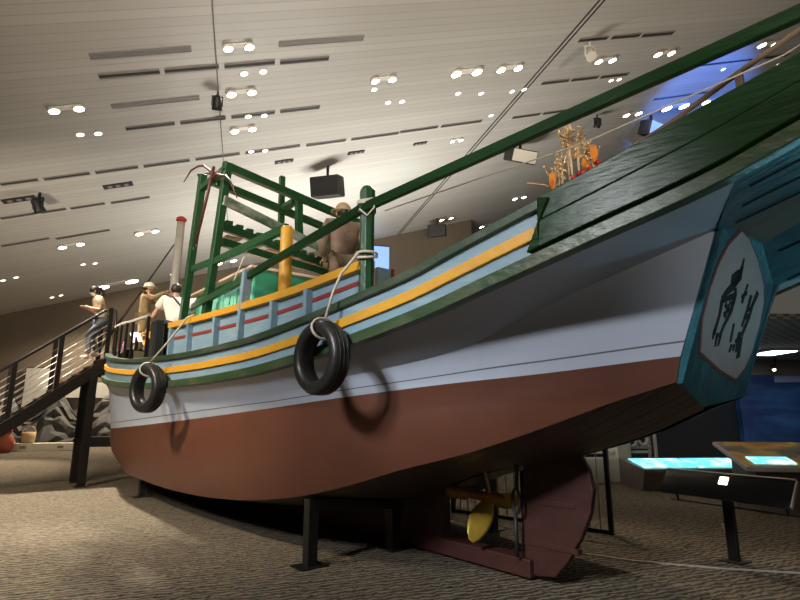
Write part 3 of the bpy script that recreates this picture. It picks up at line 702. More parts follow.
def person(label, loc, rz, J, mats, hair='short', sleeves='short', headyaw=0, headpitch=0, mask=False, cap=None, scale=1.):
    """J: joints in body frame (x forward, y left, z up)"""
    root = thing('person', label, 'person', loc, rz); root.scale = (scale,) * 3
    j = {k: Vector(v) for k, v in J.items()}
    pel, ch, nk, hd = j['pel'], j['chest'], j['neck'], j['head']
    nodes = []; edges = []; idx = {}
    def N(k, p, r, par=None):
        idx[k] = len(nodes); nodes.append((p, r))
        if par: edges.append((idx[par], idx[k]))
    N('pel', pel, (.145, .115)); N('waist', pel.lerp(ch, .45), (.125, .10), 'pel'); N('chest', ch, (.13, .092), 'waist'); N('neckb', ch.lerp(nk, .75), .07, 'chest')
    N('neck', nk, .052, 'neckb'); N('jaw', nk.lerp(hd, .55), (.062, .07), 'neck'); N('head', hd, (.074, .09), 'jaw'); N('crown', hd + (hd - nk).normalized() * .07, (.06, .075), 'head')
    for s in 'LR':
        N('sh' + s, j['sh' + s], .046, 'chest'); N('el' + s, j['el' + s], .042, 'sh' + s); N('wr' + s, j['wr' + s], .028, 'el' + s)
        N('hip' + s, j['hip' + s], .085, 'pel'); N('kn' + s, j['kn' + s], .058, 'hip' + s); N('an' + s, j['an' + s], .04, 'kn' + s)
        toe = j['an' + s] + j.get('toe' + s, Vector((.15, 0, -.045))); N('toe' + s, toe, .035, 'an' + s)
        hdv = (j['wr' + s] - j['el' + s]).normalized(); N('pa' + s, j['wr' + s] + hdv * .07, (.034, .02), 'wr' + s)
    body = skin_mesh('body', nodes, edges, M['skin'], root)
    # fingers joined to the body mesh
    fb = MB()
    for s in 'LR':
        w = j['wr' + s]; dv = (w - j['el' + s]).normalized(); side = dv.cross(Vector((0, 0, 1)))
        if side.length < .2: side = dv.cross(Vector((1, 0, 0)))
        side.normalize(); curl = side.cross(dv)
        if curl.z > 0: curl = -curl
        for q, L in ((-.027, .06), (-.009, .075), (.009, .07), (.026, .055)):
            a = w + dv * .08 + side * q; fb.tube([a, a + dv * L * .5 + curl * .008, a + dv * L * .9 + curl * .03], [.0095, .009, .007], 6)
        a = w + dv * .035 + side * -.03; fb.tube([a, a - side * .03 + dv * .03, a - side * .035 + dv * .06 + curl * .012], [.012, .011, .008], 6)
    up = (hd - nk).normalized()
    Rh = Matrix.Rotation(headyaw, 3, 'Z') @ Matrix.Rotation(headpitch, 3, 'Y')
    HP = lambda x, y, z: hd + Rh @ Vector((x, y, z))
    fb.tube([HP(.075, 0, .02), HP(.105, 0, -.015), HP(.09, 0, -.025)], [.008, .014, .01], 6)
    for sg in (1, -1): fb.sphere(HP(0, sg * .08, -.005), .03, 8, 6, (.6, .35, 1))
    fb.sphere(HP(.078, 0, -.058), .02, 8, 5, (.4, 1, .3))
    fo = fb.build('hand_and_face_detail', M['skin'], None)
    # join into one continuous body object
    bm = bmesh.new(); bm.from_mesh(body.data); bm.from_mesh(fo.data); bm.to_mesh(body.data); bm.free(); bpy.data.objects.remove(fo)
    for p in body.data.polygons: p.use_smooth = True
    eb = MB()
    for sg in (1, -1): eb.sphere(HP(.083, sg * .032, .012), .011, 8, 6)
    eb.build('eyes', M['hair'], root)
    # clothing
    cn = []; ce = []; ix = {}
    def K(k, p, r, par=None):
        ix[k] = len(cn); cn.append((p, r))
        if par: ce.append((ix[par], ix[k]))
    K('c', ch, (.185, .15)); K('w', pel.lerp(ch, .45), (.165, .135), 'c'); K('hem', pel + (ch - pel).normalized() * -.05, (.182, .145), 'w'); K('n', ch.lerp(nk, .72), (.085, .08), 'c')
    for s in 'LR':
        K('s' + s, j['sh' + s], .098, 'c')
        if sleeves == 'short': K('e' + s, j['sh' + s].lerp(j['el' + s], .62), .075, 's' + s)
        else: K('e' + s, j['el' + s], .066, 's' + s); K('x' + s, j['el' + s].lerp(j['wr' + s], .92), .052, 'e' + s)
    skin_mesh('top', cn, ce, mats['top'], root)
    cn = []; ce = []; ix = {}
    K('p', pel + Vector((0, 0, -.01)), (.165, .13))
    for s in 'LR':
        K('h' + s, j['hip' + s], .108, 'p'); K('k' + s, j['kn' + s], .078, 'h' + s); K('a' + s, j['kn' + s].lerp(j['an' + s], .93), .062, 'k' + s)
    skin_mesh('trousers', cn, ce, mats['legs'], root)
    for s in 'LR':
        toe = j['an' + s] + j.get('toe' + s, Vector((.15, 0, -.045)))
        a = j['an' + s]; dirv = (toe - a); 
        skin_mesh('shoe', [(a + Vector((-.03, 0, -.02)), (.05, .055)), (a + dirv * .5 + Vector((0, 0, -.01)), (.052, .045)), (a + dirv * 1.05, (.045, .035))], [(0, 1), (1, 2)], mats['shoe'], root)
    if hair:
        h = MB(); vs = []
        h.sphere(HP(-.018, 0, .035), .105, 14, 10, (1.0, .86, 1.0))
        if hair == 'pony':
            h.tube([HP(-.09, 0, .05), HP(-.15, 0, .03), HP(-.17, 0, -.06), HP(-.15, 0, -.16)], [.035, .045, .04, .015], 8)
            h.sphere(HP(-.04, 0, -.02), .09, 12, 8, (.9, .95, 1.0))
        h.build('hair', M['hair'], root)
    if cap:
        c = MB(); c.sphere(HP(-.005, 0, .055), .115, 14, 8, (1.05, .92, .85)); 
        c.lathe([(.10, 0), (.155, -.015), (.155, -.005), (.10, .015)], HP(.02, 0, .04), (0, 0, 1), 20, closed=True)
        c.build('hat', cap, root)
    if mask: MB().sphere(HP(.045, 0, -.045), .07, 12, 8, (.75, .95, .75)).build('face_mask', M['mask'], root)
    return root, j

H = lambda **k: k
# woman coming down the stairs (faces down the stairs, +y of the boat)
fy = 2.46
rt, j = person('person in beige tee and jeans with ponytail stepping down the staircase', W(11.75, 2.04, SZ(2.04) + .14), BR + PI / 2,
  dict(pel=(0, 0, .86), chest=(.10, 0, 1.20), neck=(.16, 0, 1.38), head=(.22, 0, 1.50), shL=(.12, .17, 1.31), shR=(.12, -.17, 1.31), elL=(.10, .23, 1.05), elR=(.12, -.22, 1.05),
       wrL=(.32, .12, 1.10), wrR=(.34, -.10, 1.12), hipL=(.0, .085, .80), hipR=(.0, -.085, .80), knL=(.24, .09, .46), knR=(.16, -.09, .42), anL=(.22, .09, .0), anR=(-.02, -.09, .08)),
  dict(top=M['beige'], legs=M['jeans'], shoe=M['shoe']), hair='pony', headpitch=.45, mask=True, scale=1.07)
# figure in khaki with white cap on the foredeck, arms raised towards the right
rt2, j2 = person('person in khaki work clothes and white cap standing on the foredeck with both hands raised', W(10.95, 1.25, 2.96), math.radians(12),
  dict(pel=(0, 0, .93), chest=(-.02, 0, 1.26), neck=(.0, 0, 1.44), head=(.04, 0, 1.57), shL=(0, .19, 1.38), shR=(0, -.19, 1.38), elL=(.20, .25, 1.30), elR=(.20, -.25, 1.30),
       wrL=(.40, .10, 1.48), wrR=(.42, -.05, 1.50), hipL=(0, .09, .88), hipR=(0, -.09, .88), knL=(.10, .14, .48), knR=(-.02, -.12, .48), anL=(.02, .18, .08), anR=(-.10, -.15, .08)),
  dict(top=M['khaki'], legs=M['khaki'], shoe=M['darkcloth']), hair='short', sleeves='long', cap=M['whitecap'], scale=1.1)
# white tee person leaning over the side by the yellow rail
rt3, j3 = person('person in white tee with black shoulder strap leaning by the end of the yellow rail', W(7.15, 1.62, 2.24), math.radians(118),
  dict(pel=(-.12, 0, .86), chest=(.05, .02, 1.19), neck=(.12, .03, 1.36), head=(.17, .03, 1.47), shL=(.08, .21, 1.29), shR=(.06, -.20, 1.28), elL=(.16, .34, 1.04), elR=(.24, -.22, 1.02),
       wrL=(.26, .42, .78), wrR=(.45, -.12, .95), hipL=(-.10, .09, .82), hipR=(-.10, -.09, .82), knL=(.02, .10, .44), knR=(-.08, -.10, .44), anL=(-.06, .10, .07), anR=(-.16, -.10, .07)),
  dict(top=M['whitetee'], legs=M['darkcloth'], shoe=M['strap']), hair='short', headpitch=.3, scale=1.14)
MB().tube([Vector((.07, .18, 1.38)), Vector((-.05, .08, 1.33)), Vector((-.1, -.06, 1.15)), Vector((-.13, -.2, .95))], .018, 6).build('shoulder_strap', M['strap'], rt3)
# brown coated figure seen from behind on the engine hatch
rt4, j4 = person('person in brown coat and hat seen from behind on engine hatch beside green post', W(3.05, .62, 2.77), BR + math.radians(-20),
  dict(pel=(0, 0, .92), chest=(.03, 0, 1.24), neck=(.05, 0, 1.42), head=(.09, 0, 1.53), shL=(.02, .20, 1.35), shR=(.02, -.20, 1.35), elL=(.04, .27, 1.08), elR=(.06, -.27, 1.08),
       wrL=(.22, .20, .95), wrR=(.24, -.20, .95), hipL=(0, .09, .86), hipR=(0, -.09, .86), knL=(.05, .11, .47), knR=(.0, -.11, .47), anL=(.0, .12, .08), anR=(-.06, -.12, .08)),
  dict(top=M['browncoat'], legs=M['browncoat'], shoe=M['darkcloth']), hair='short', sleeves='long', cap=M['khaki'], scale=1.13)

# ------------------------------------------------------------------ small things on the deck
def pedestal(name, label, cat, s, y, zb_, zt, w, h, mface, tilt=0.5, rz=0., group=None):
    t = thing(name, label, cat, W(s, y, zb_), BR + rz, group)
    MB().beam((0, 0, 0), (0, 0, zt - zb_), .06, .06).build('post', M['stair'], t, .004)
    MB().box((0, 0, .01), (.3, .3, .02)).build('base', M['stair'], t, .003)
    R = Matrix.Rotation(-tilt, 3, 'X')
    b = MB().box((0, 0.0, zt - zb_), (w, .03, h), R).build('board', M['stair'], t, .004)
    MB().box(R @ Vector((0, .019, 0)) + Vector((0, 0, zt - zb_)), (w * .94, .008, h * .9), R).build('picture', mface, b)
    return t
pedestal('info_panel', 'white glowing info panel on a post behind the bow railing', 'sign', 9.75, 1.66, 2.96, 3.30, .42, .24, M['lightbox'], .4, .3)
pedestal('info_panel', 'info panel with an orange and white picture behind the bow railing', 'sign', 8.5, 1.72, zrt(8.5) + .02, 3.14, .58, .30, M['paper'], .5, .3)
bx = thing('speaker_box', 'upright dark box standing on deck beside the person in white tee', 'box', W(6.95, 2.0, zrt(6.95)), BR)
MB().box((0, 0, .55), (.30, .14, 1.1)).build('body', M['ceilblack'], bx, .01)
MB().box((0, .073, .75), (.24, .01, .6)).build('grille', M['iron'], bx)
bt = thing('water_bottle', 'small magenta bottle on the foredeck beside the stair landing', 'bottle', W(10.75, 1.7, 2.96), BR)
bt.scale = (.6, .6, .6)
MB().lathe([(.05, 0), (.055, .02), (.055, .4), (.03, .46), (.02, .5)], n=14).build('body', M['magenta'], bt)
MB().lathe([(.025, .49), (.025, .53)], n=12).build('cap', M['white'], bt)

# ritual flower ornament above the stern gunwale
orn = thing('flower_ornament', 'gold foil and red pompom flower ornament standing behind the stern gunwale', 'decoration', W(-.92, .95, zrt(-.92) + .04), BR)
MB().lathe([(.09, 0), (.13, .05), (.14, .2), (.11, .28), (.12, .3)], n=18).build('pot', M['terracotta'], orn)
rnd = random.Random(3)
zt0 = 3.26 - (zrt(-.92) + .04)
for i in range(9):
    yy = 0; ss = .22 - i * .052 + rnd.uniform(-.01, .01); top = .42 + .27 * math.sin(i / 8 * PI) + rnd.uniform(-.05, .06)
    if i in (3, 4): top += .08
    bx_, tx = Vector((ss * .25, yy, .25)), Vector((ss, rnd.uniform(-.06, .06), zt0 + top * .85))
    sp = MB().tube([bx_, Vector((ss * .9, 0, zt0 * .7)), tx], .009, 6).build('flower_stem', M['stem'], orn)
    g = MB()
    for k in range(26 if i in (3, 4, 5, 6) else 14):
        c = tx + Vector((rnd.uniform(-.075, .075), rnd.uniform(-.06, .06), rnd.uniform(-.22, .09)))
        g.sphere(c, rnd.uniform(.006, .013), 6, 4, (1, 1, 1.3))
        g.tube([tx + Vector((0, 0, -.1)), c], .003, 4)
    g.build('gold_blossom', M['gold'], sp)
for i in range(11):
    ss = .27 - i * .05; c = Vector((ss, .06 + rnd.uniform(-.03, .04), zt0 + .11 + .014 * i + rnd.uniform(-.02, .06)))
    po = MB().tube([Vector((ss * .3, 0, .27)), c], .006, 5).build('pompom_stem', M['stem'], orn)
    MB().sphere(c, .023, 8, 6).build('pompom', M['pom'], po)
for ss, z in ((.20, .30), (-.12, .32), (-.20, .40)):
    c = Vector((ss, .03, zt0 + z)); MB().prism([(-.02, .06), (.025, .07), (.03, -.02), (.0, -.10), (-.03, -.03)], lambda a, b, t: c + Vector((a, t, b)), -.012, .012).build('paper_tassel', M['orangecloth'], orn, .003)
MB().tube([Vector((.10, 0, zt0 + .15)), Vector((.3, 0, zt0 + .30)), Vector((.48, 0, zt0 + .38))], .007, 5).build('side_sprig', M['gold'], orn)

# ------------------------------------------------------------------ room
E1 = Vector((.961, .276, 0)); WALLD = 34.0
def CZ(p): return 6.94 + .299 * (Vector((p[0] + 21.9, p[1] - 29.09, 0)).dot(E1))
def WP(a, b): return E1 * a + CEIL_D * b          # room frame: a along the wall, b towards the wall
fl = MB(); fl.box((2, 22, -.05), (90, 66, .1)); struct(fl.build('floor', M['carpet']))
A0, A1 = -31., 40.
c = MB(); vs = []
def cz_a(a): return 6.94 + .299 * (a - Vector((-21.9, 29.09, 0)).dot(E1))
rows = []
for k in range(11):
    a = A0 + (A1 - A0) * k / 10
    rows.append([WP(a, -14) + Vector((0, 0, cz_a(a))), WP(a, WALLD + 20) + Vector((0, 0, cz_a(a)))])
c.grid(rows, smooth=False)
cei = struct(c.build('ceiling', M['ceiling']))
WALLEND = 15.1
wl = MB()
poly = [(A0, 0), (WALLEND, 0), (WALLEND, cz_a(WALLEND)), (A0, max(1.5, cz_a(A0)))]
wl.prism(poly, lambda a, b, t: WP(a, WALLD + t) + Vector((0, 0, b)), 0, .3)
struct(wl.build('wall_back', M['wall']))
wl = MB(); wl.prism([(WALLEND - 2, 0), (A1, 0), (A1, cz_a(A1)), (WALLEND - 2, cz_a(WALLEND - 2))], lambda a, b, t: WP(a, WALLD + 12 + t) + Vector((0, 0, b)), 0, .3)
struct(wl.build('wall_far', M['wallgrey']))
wl = MB(); wl.prism([(A0, 0), (A0 + .3, 0), (A0 + .3, 4.4), (A0, 4.3)], lambda a, b, t: WP(a, t) + Vector((0, 0, b)), -14, WALLD)
struct(wl.build('wall_left', M['wall']))

# camera-ray helper used to find where ceiling fixtures hang (intersects the real ceiling plane)
def ray(u, v):
    P = math.radians(12); x = (u - 400) / 540; y = (300 - v) / 540
    return Vector((x, math.cos(P) - y * math.sin(P), math.sin(P) + y * math.cos(P)))
def on_ceiling(u, v, drop=0.):
    r = ray(u, v); k = .299 * E1
    # 1.6 + t r.z = CZ(t r) - drop
    base = CZ((0, 0, 0)) - drop
    t = (base - 1.6) / (r.z - k.dot(r)); return Vector((0, 0, 1.6)) + r * t
CN = Vector((-.299 * E1.x, -.299 * E1.y, 1)).normalized()
CT = (E1 + Vector((0, 0, .299))).normalized()
CR = Matrix((CT, CEIL_D, CN)).transposed()       # local x along planks, z up through the ceiling
def ceil_thing(name, label, cat, u, v, group=None, drop=0.):
    t = thing(name, label, cat, on_ceiling(u, v, drop), 0, group); t.rotation_mode = 'QUATERNION'; t.rotation_quaternion = CR.to_quaternion(); return t

# seams in the ceiling
for i, (p, q, w) in enumerate((((602, 0), (404, 236), .16), ((212, 0), (236, 330), .035))):
    r0 = on_ceiling(*p); a = r0.dot(E1)
    tb = MB()
    lines = ((-.09, .05), (.09, .05)) if i == 0 else ((0, .03),)
    for da, ww in lines:
        P0 = WP(a + da, -13) + Vector((0, 0, cz_a(a + da) - .012)); P1 = WP(a + da, WALLD) + Vector((0, 0, cz_a(a + da) - .012))
        tb.beam(P0, P1, ww, .02)
    struct(tb.build('trim_%d' % (i + 1), M['slot'] if i == 0 else M['slotgrey']))

# linear slots
slots = [(98, 76, 160, 71, 0), (164, 70.5, 219, 66, 0), (224, 65.5, 275, 62, 0), (280, 61.5, 329, 58, 0), (88, 55, 192, 49, 1), (278, 43, 364, 38, 1),
 (125, 128, 175, 123, 0), (180, 122.5, 226, 117, 0), (231, 116.5, 275, 112, 0), (280, 111.5, 320, 106, 0), 
 (0, 184, 38, 179, 0), (43, 178.5, 90, 173, 0), (95, 172.5, 138, 166, 0), (143, 165.5, 190, 160, 0), (195, 159, 240, 153, 0), (245, 152, 300, 145.5, 0), (306, 145, 346, 139.5, 0), (351, 139, 399, 132.5, 0), (400, 131.5, 438, 126.5, 0), (441, 126, 482, 120.5, 0),
 (0, 218, 35, 213, 0), (40, 212, 66, 208.5, 0), (70, 208, 105, 203, 0), (110, 202, 150, 197, 0), (0, 245, 50, 238.5, 0), (55, 238, 110, 230, 0),
 (579, 40, 608, 37.5, 0), (612, 37, 640, 35, 0), (643, 34.8, 673, 33, 0), (542, 83, 569, 80, 0), (572, 79.5, 598, 77, 0), (601, 76.5, 628, 74, 0), (513, 117, 540, 114, 0), (543, 113.5, 566, 110, 0), (569, 109.5, 596, 106, 0),
 (110, 105, 200, 98, 1), (655, 98, 712, 92, 0), (700, 63, 785, 57, 0)]
for k, (u0, v0, u1, v1, g) in enumerate(slots):
    a, b = on_ceiling(u0, v0), on_ceiling(u1, v1); mid = (a + b) / 2; L = (b - a).length * .985
    t = thing('linear_air_slot', 'long thin %s air slot recessed in the sloping plank ceiling' % ('pale grey' if g else 'dark'), 'vent', mid, 0, 'pale ceiling slots' if g else 'dark ceiling slots')
    t.rotation_mode = 'QUATERNION'; t.rotation_quaternion = CR.to_quaternion()
    MB().box((0, 0, -.012), (L, .13 if g else .10, .02)).build('slot', M['slotgrey'] if g else M['slot'], t)
    fr = MB(); fr.box((0, .08, -.018), (L, .02, .03)); fr.box((0, -.08, -.018), (L, .02, .03)); fr.build('frame', M['slotgrey'], t)

# twin downlights, small spots, recessed gimbal units
def twin(u, v, r, group, label):
    t = ceil_thing('twin_downlight', label, 'ceiling light', u, v, group)
    D = (t.location - Vector((0, 0, 1.6))).length; sp = r * 2.9 * D / 552; R = r * 1.25 * D / 552
    MB().box((0, 0, -.02), (sp * 2.6, R * 1.6, .03)).build('housing', M['fixturewhite'], t, .01)
    for sg in (1, -1):
        l = MB().lathe([(R * 1.1, -.10), (R * 1.15, -.03)], (sg * sp, 0, 0), (0, 0, 1), 16).build('lamp_ring', M['fixturewhite'], t)
        MB().lathe([(0, -.115), (R * .6, -.113), (R, -.10)], (sg * sp, 0, 0), (0, 0, 1), 16).build('bulb', M['lampwhite'], l)
    return t
twins = [(66, 107, 3.2), (238, 45, 3.2), (241, 91, 3.2), (243, 128, 2.8), (383, 78, 3), (466, 71, 3.8), (509, 67, 3.2), (605, 59, 2.6), (664, 52, 2.6), (538, 126, 2.4), (675, 106, 3.4), (712, 100, 2.6),
         (71, 244, 2.4), (147, 231, 2.4), (226, 261, 2.4), (117, 283, 4.2), (446, 218, 1.8), (519, 197, 1.8), (632, 113, 2.4), (486, 225, 1.8), (714, 47, 2.6), (768, 43, 2.6), (456, 139, 1.6)]
where = ['far left of the ceiling', 'top middle of the ceiling', 'above the black spotlight', 'above the gantry top', 'above the big black speaker', 'upper middle beside the dark seam', 'left of the dark seam by the brightest pair', 'right of the dark seam',
         'right of the white spot camera', 'just above the long green rail', 'in the blue lit ceiling patch', 'in the blue patch above the stern gunwale', 'low on the left ceiling', 'left of the mast', 'between the gantry legs', 'behind the khaki figure by the wall',
         'just right of the far small speaker', 'low above the blue bulwark', 'beside the ornament near the hanging speaker', 'over the bulwark near the wall edge', 'above the upper stern rail', 'at the upper right edge of the ceiling', 'low right beside the ceiling seam']
TW = [twin(u, v, r, 'twin ceiling downlights', 'pair of bright round downlights, ' + w_) for (u, v, r), w_ in zip(twins, where)]
smalls = [(80, 134), (98, 133), (244, 73), (263, 71), (248, 116), (264, 115), (251, 151), (265, 150), (388, 102), (374, 89), (402, 101), (458, 93), (481, 93), (512, 91), (524, 89), (491, 115), (3, 280), (16, 277), (52, 297), (61, 295), (83, 264), (95, 263), (611, 80), (619, 79),
          (723, 69), (778, 64), (172, 274), (414, 231), (669, 74), (677, 73), (430, 250)]
first = None
for u, v in smalls:
    if on_ceiling(u, v).dot(CEIL_D) > WALLD - .3: continue
    if first is None:
        t = ceil_thing('small_spotlight', 'small round spotlight recessed in the sloping plank ceiling', 'ceiling light', u, v, 'small round ceiling spots')
        b = MB().lathe([(.11, -.03), (.12, -.005)], n=14).build('rim', M['fixturewhite'], t)
        MB().lathe([(0, -.045), (.06, -.043), (.10, -.03)], n=14).build('bulb', M['lampsmall'], b); first = t
    else:
        t = copy_tree(first); t.location = on_ceiling(u, v)
vents = [(19, 199, 24), (118, 185, 24), (284, 161, 18), (356, 152, 17), (420, 143, 14), (204, 174, 12)]
for u, v, w in vents:
    t = ceil_thing('recessed_spot_tray', 'black rectangular recessed tray with small unlit spots in the plank ceiling', 'ceiling light', u, v, 'recessed spot trays')
    D = (t.location - Vector((0, 0, 1.6))).length; wd = w * D / 552
    MB().box((0, 0, -.02), (wd, wd * .34, .03)).build('tray', M['slot'], t)
    for k in (-1, 0, 1):
        MB().lathe([(wd * .07, -.06), (wd * .10, -.03)], (k * wd * .28, 0, 0), (0, 0, 1), 12).build('spot', M['slotgrey'], t)

# hanging loudspeakers
def speaker(u, v, wpx, hpx, label, rz, white=False, tilt=.25):
    p = on_ceiling(u, v - hpx * .9, 0); D = (p - Vector((0, 0, 1.6))).length; w = wpx * D / 552; h = hpx * D / 552
    t = thing('loudspeaker', label, 'speaker', p, rz, 'hanging loudspeakers')
    MB().beam((0, 0, .02), (0, 0, -h * .55), w * .07, w * .07).build('bracket', M['ceilblack'], t)
    R = Matrix.Rotation(tilt, 3, 'X')
    b = MB(); b.box((0, 0, -h * 1.0), (w, w * .55, h * .9), R); bo = b.build('cabinet', M['ceilblack'], t, w * .04)
    MB().box(R @ Vector((0, -w * .285, 0)) + Vector((0, 0, -h)), (w * .9, .02, h * .78), R).build('grille', M['fixturewhite'] if white else M['iron'], bo)
    return t
speaker(328, 186, 30, 22, 'largest black loudspeaker hanging from the ceiling above the vent pipe', -.25)
speaker(437, 230, 18, 13, 'small black loudspeaker hanging in front of the back wall', -.2)
speaker(520, 155, 28, 14, 'wide loudspeaker with a white face hanging below the long green rail', .35, True, .5)
speaker(651, 128, 22, 14, 'loudspeaker with white face half hidden behind the green stern boards', .5, True, .4)
# track spotlights
def spot(u, v, px, label, rz, m='ceilblack', tilt=.6):
    p = on_ceiling(u, v - px * .9); D = (p - Vector((0, 0, 1.6))).length; h = px * D / 552
    t = thing('track_spotlight', label, 'spotlight', p, rz, 'theatre spotlights')
    MB().beam((0, 0, .02), (0, 0, -h * .4), h * .1, h * .1).build('hanger', M[m], t)
    yk = MB(); yk.box((h * .28, 0, -h * .6), (h * .05, h * .12, h * .6)); yk.box((-h * .28, 0, -h * .6), (h * .05, h * .12, h * .6)); yk.box((0, 0, -h * .33), (h * .6, h * .12, h * .05)); yk.build('yoke', M[m], t)
    ax = Matrix.Rotation(tilt, 3, 'X') @ Vector((0, 0, -1))
    MB().lathe([(h * .12, -h * .45), (h * .24, -h * .3), (h * .25, h * .1), (h * .3, h * .35), (h * .25, h * .36)], (0, 0, -h * .75), ax, 16).build('lamp_can', M[m], t)
    return t
spot(218, 106, 16, 'black theatre spotlight hanging below the middle downlights', .3)
spot(40, 207, 16, 'black theatre spotlight at the left side of the ceiling', -.3)
spot(597, 125, 11, 'small black spotlight just below the long green rail', .2)
spot(589, 56, 16, 'white spotlight hanging right of the dark ceiling seam', .2, 'fixturewhite', -.4)

# lit screen on the back wall
p = WP(0, WALLD - .03)
def on_wall(u, v, off=.05):
    r = ray(u, v); t = (WALLD - off) / r.dot(CEIL_D); return Vector((0, 0, 1.6)) + r * t
RZW = math.atan2(E1.y, E1.x)
def wall_board(name, label, cat, u0, v0, u1, v1, m, off=.08):
    a = on_wall(u0, v0, off); b = on_wall(u1, v1, off); mid = (a + b) / 2; w = abs((b - a).dot(E1)); h = abs(a.z - b.z)
    t = thing(name, label, cat, mid, RZW)
    MB().box((0, 0.02, 0), (w + .1, .06, h + .1)).build('frame', M['ceilblack'], t, .01)
    MB().box((0, -.02, 0), (w, .03, h)).build('face', m, t)
    return t
wall_board('wall_screen', 'bright blue screen on the back wall behind the green rail post', 'screen', 374, 246, 389, 270, M['screenblue'])
wall_board('wall_board', 'pale display board on the back wall behind the stair cables', 'sign', 27, 368, 48, 412, M['board'], .16)
wall_board('wall_board', 'pale blue-grey display board on the back wall behind the stair leg', 'sign', 62, 382, 112, 398, M['board'], .16)
# rock diorama and plinth
def blob(name, w, d, h, m, seed):
    rr = random.Random(seed); mb = MB(); rows = []
    for i in range(25):
        row = []
        for k in range(13):
            a = -w / 2 + w * i / 24; t = k / 12
            row.append(Vector((a, -d / 2 + d * t * .8 + rr.uniform(-.2, .2), h * (math.sin(PI * .5 * t)) * (.75 + .25 * math.sin(i * .9)) + rr.uniform(-.12, .12) * (1 if 0 < k else 0))))
        rows.append(row)
    mb.grid(rows, smooth=False); return mb
a = on_wall(75, 441, 1.0); rk = thing('rock_diorama', 'dark rock relief display against the back wall beside the stair leg', 'display', Vector((a.x, a.y, 0)), RZW)
blob('rock', 8.5, 1.6, 2.7, M['rock'], 5).build('rock_face', M['rock'], rk)
MB().box((2.1, -1.15, .25), (3.2, .5, .5)).build('dark_curb', M['dark'], rk, .02)
a = on_wall(41, 441, 5.0); pl = thing('display_plinth', 'long low cream plinth on the carpet under the stairs', 'plinth', Vector((a.x, a.y, 0)), RZW)
MB().box((0, 0, .17), (3.1, .6, .34)).build('body', M['plinth'], pl, .02)
for k in (-.6, .9): MB().box((k, -.305, .17), (.25, .02, .12)).build('inset_label', M['slotgrey'], pl)
a = on_wall(29, 434, 5.0); bk = thing('straw_basket', 'straw basket standing on the low cream plinth under the stairs', 'basket', Vector((a.x, a.y, .34)), RZW)
MB().lathe([(.2, 0), (.26, .1), (.28, .5), (.25, .5), (.22, .1)], n=18).build('body', M['basket'], bk)
MB().tube([Vector((.26 * math.cos(x), 0, .5 + .25 * math.sin(x))) for x in [PI * k / 8 for k in range(9)]], .025, 6).build('handle', M['basket'], bk)
a = on_wall(6, 440, 6.2); jr = thing('clay_jar', 'terracotta clay jar on the carpet beside the cream plinth', 'jar', Vector((a.x, a.y, 0)), RZW)
MB().lathe([(.2, 0), (.32, .25), (.34, .5), (.2, .75), (.16, .85), (.2, .9)], n=18).build('body', M['terracotta'], jr)
MB().lathe([(.21, .89), (.21, .94), (.05, 1.0), (.05, 1.06)], n=16).build('lid', M['terracotta'], jr)

# ------------------------------------------------------------------ right hand gallery
def at_depth(u, v, Y):
    r = ray(u, v); return Vector((0, 0, 1.6)) + r * (Y / r.y)
wl = MB(); wl.box((19.5, 21.15, 1.55), (13.0, .3, 3.1)); struct(wl.build('wall_mural', M['sea']))
wl = MB(); wl.box((8.5, 21.5, 2.0), (11.0, .3, 4.0)); struct(wl.build('wall_dark', M['dark']))
wl = MB(); wl.box((13.6, 16.5, 3.72), (11.5, 9.6, .12)); struct(wl.build('ceiling_gallery', M['meshceil']))
wl = MB(); wl.box((13.6, 21.0, 3.4), (11.5, .4, .62)); struct(wl.build('wall_bulkhead', M['wallgrey']))
pl_ = thing('ceiling_panel_light', 'square white panel light in the low mesh ceiling beyond the transom', 'ceiling light', (12.35, 17.9, 3.63), 0)
MB().box((0, 0, 0), (.95, 1.4, .05)).build('frame', M['fixturewhite'], pl_, .01); MB().box((0, 0, -.03), (.82, 1.2, .03)).build('diffuser', M['lampcool'], pl_)
for k, (x, lab) in enumerate(((12.9, 'small warm spotlight under the bulkhead left of its twin'), (13.95, 'small warm spotlight under the bulkhead right of its twin'))):
    t = thing('mural_spotlight', lab, 'spotlight', (x, 20.1, 3.66), 0, 'mural spotlights')
    MB().tube([(0, 0, 0), (0, 0, -.18), (-.1, 0, -.30)], .03, 6).build('arm', M['ceilblack'], t)
    l = MB().lathe([(.04, .12), (.08, .08), (.09, -.05)], (-.12, -.02, -.36), (0, .25, .95), 12).build('lamp_can', M['ceilblack'], t); MB().sphere((-.12, -.04, -.43), .06, 8, 6).build('bulb', M['lampsmall'], l)
tg = MB().box((14.9, 20.95, 2.98), (1.0, .05, .32)).build('mural_sign', M['screenblue'], None); tag(tg, 'small pale blue lit sign at the top of the sea mural', 'sign')
tg.data.materials.clear(); tg.data.materials.append(mat('pale_blue_sign', (.30, .40, .62), .5))

# touch screen desk
dsk = thing('touch_screen_desk', 'low grey desk with two glowing cyan touch screens on the carpet', 'desk', (5.9, 12.3, 0), math.radians(4))
dk_ = MB().prism([(-.10, 0), (.9, 0), (.9, .62), (-.25, .46), (-.25, .40)], lambda a, b, t: Vector((t, a, b)), -.72, 1.75).build('desk_body', M['deskgrey'], dsk, .01)
for x0, x1 in ((-.68, .48), (.53, 1.70)):
    R = lambda a, t: Vector((a, -.24 + t * .80, .475 + t * .14))
    sc = MB(); sc.prism([(x0, .05), (x1, .05), (x1, .95), (x0, .95)], lambda a, b, t: R(a, b) + Vector((0, 0, t)), 0, .02); sc.build('touch_screen', M['screen'], dsk)
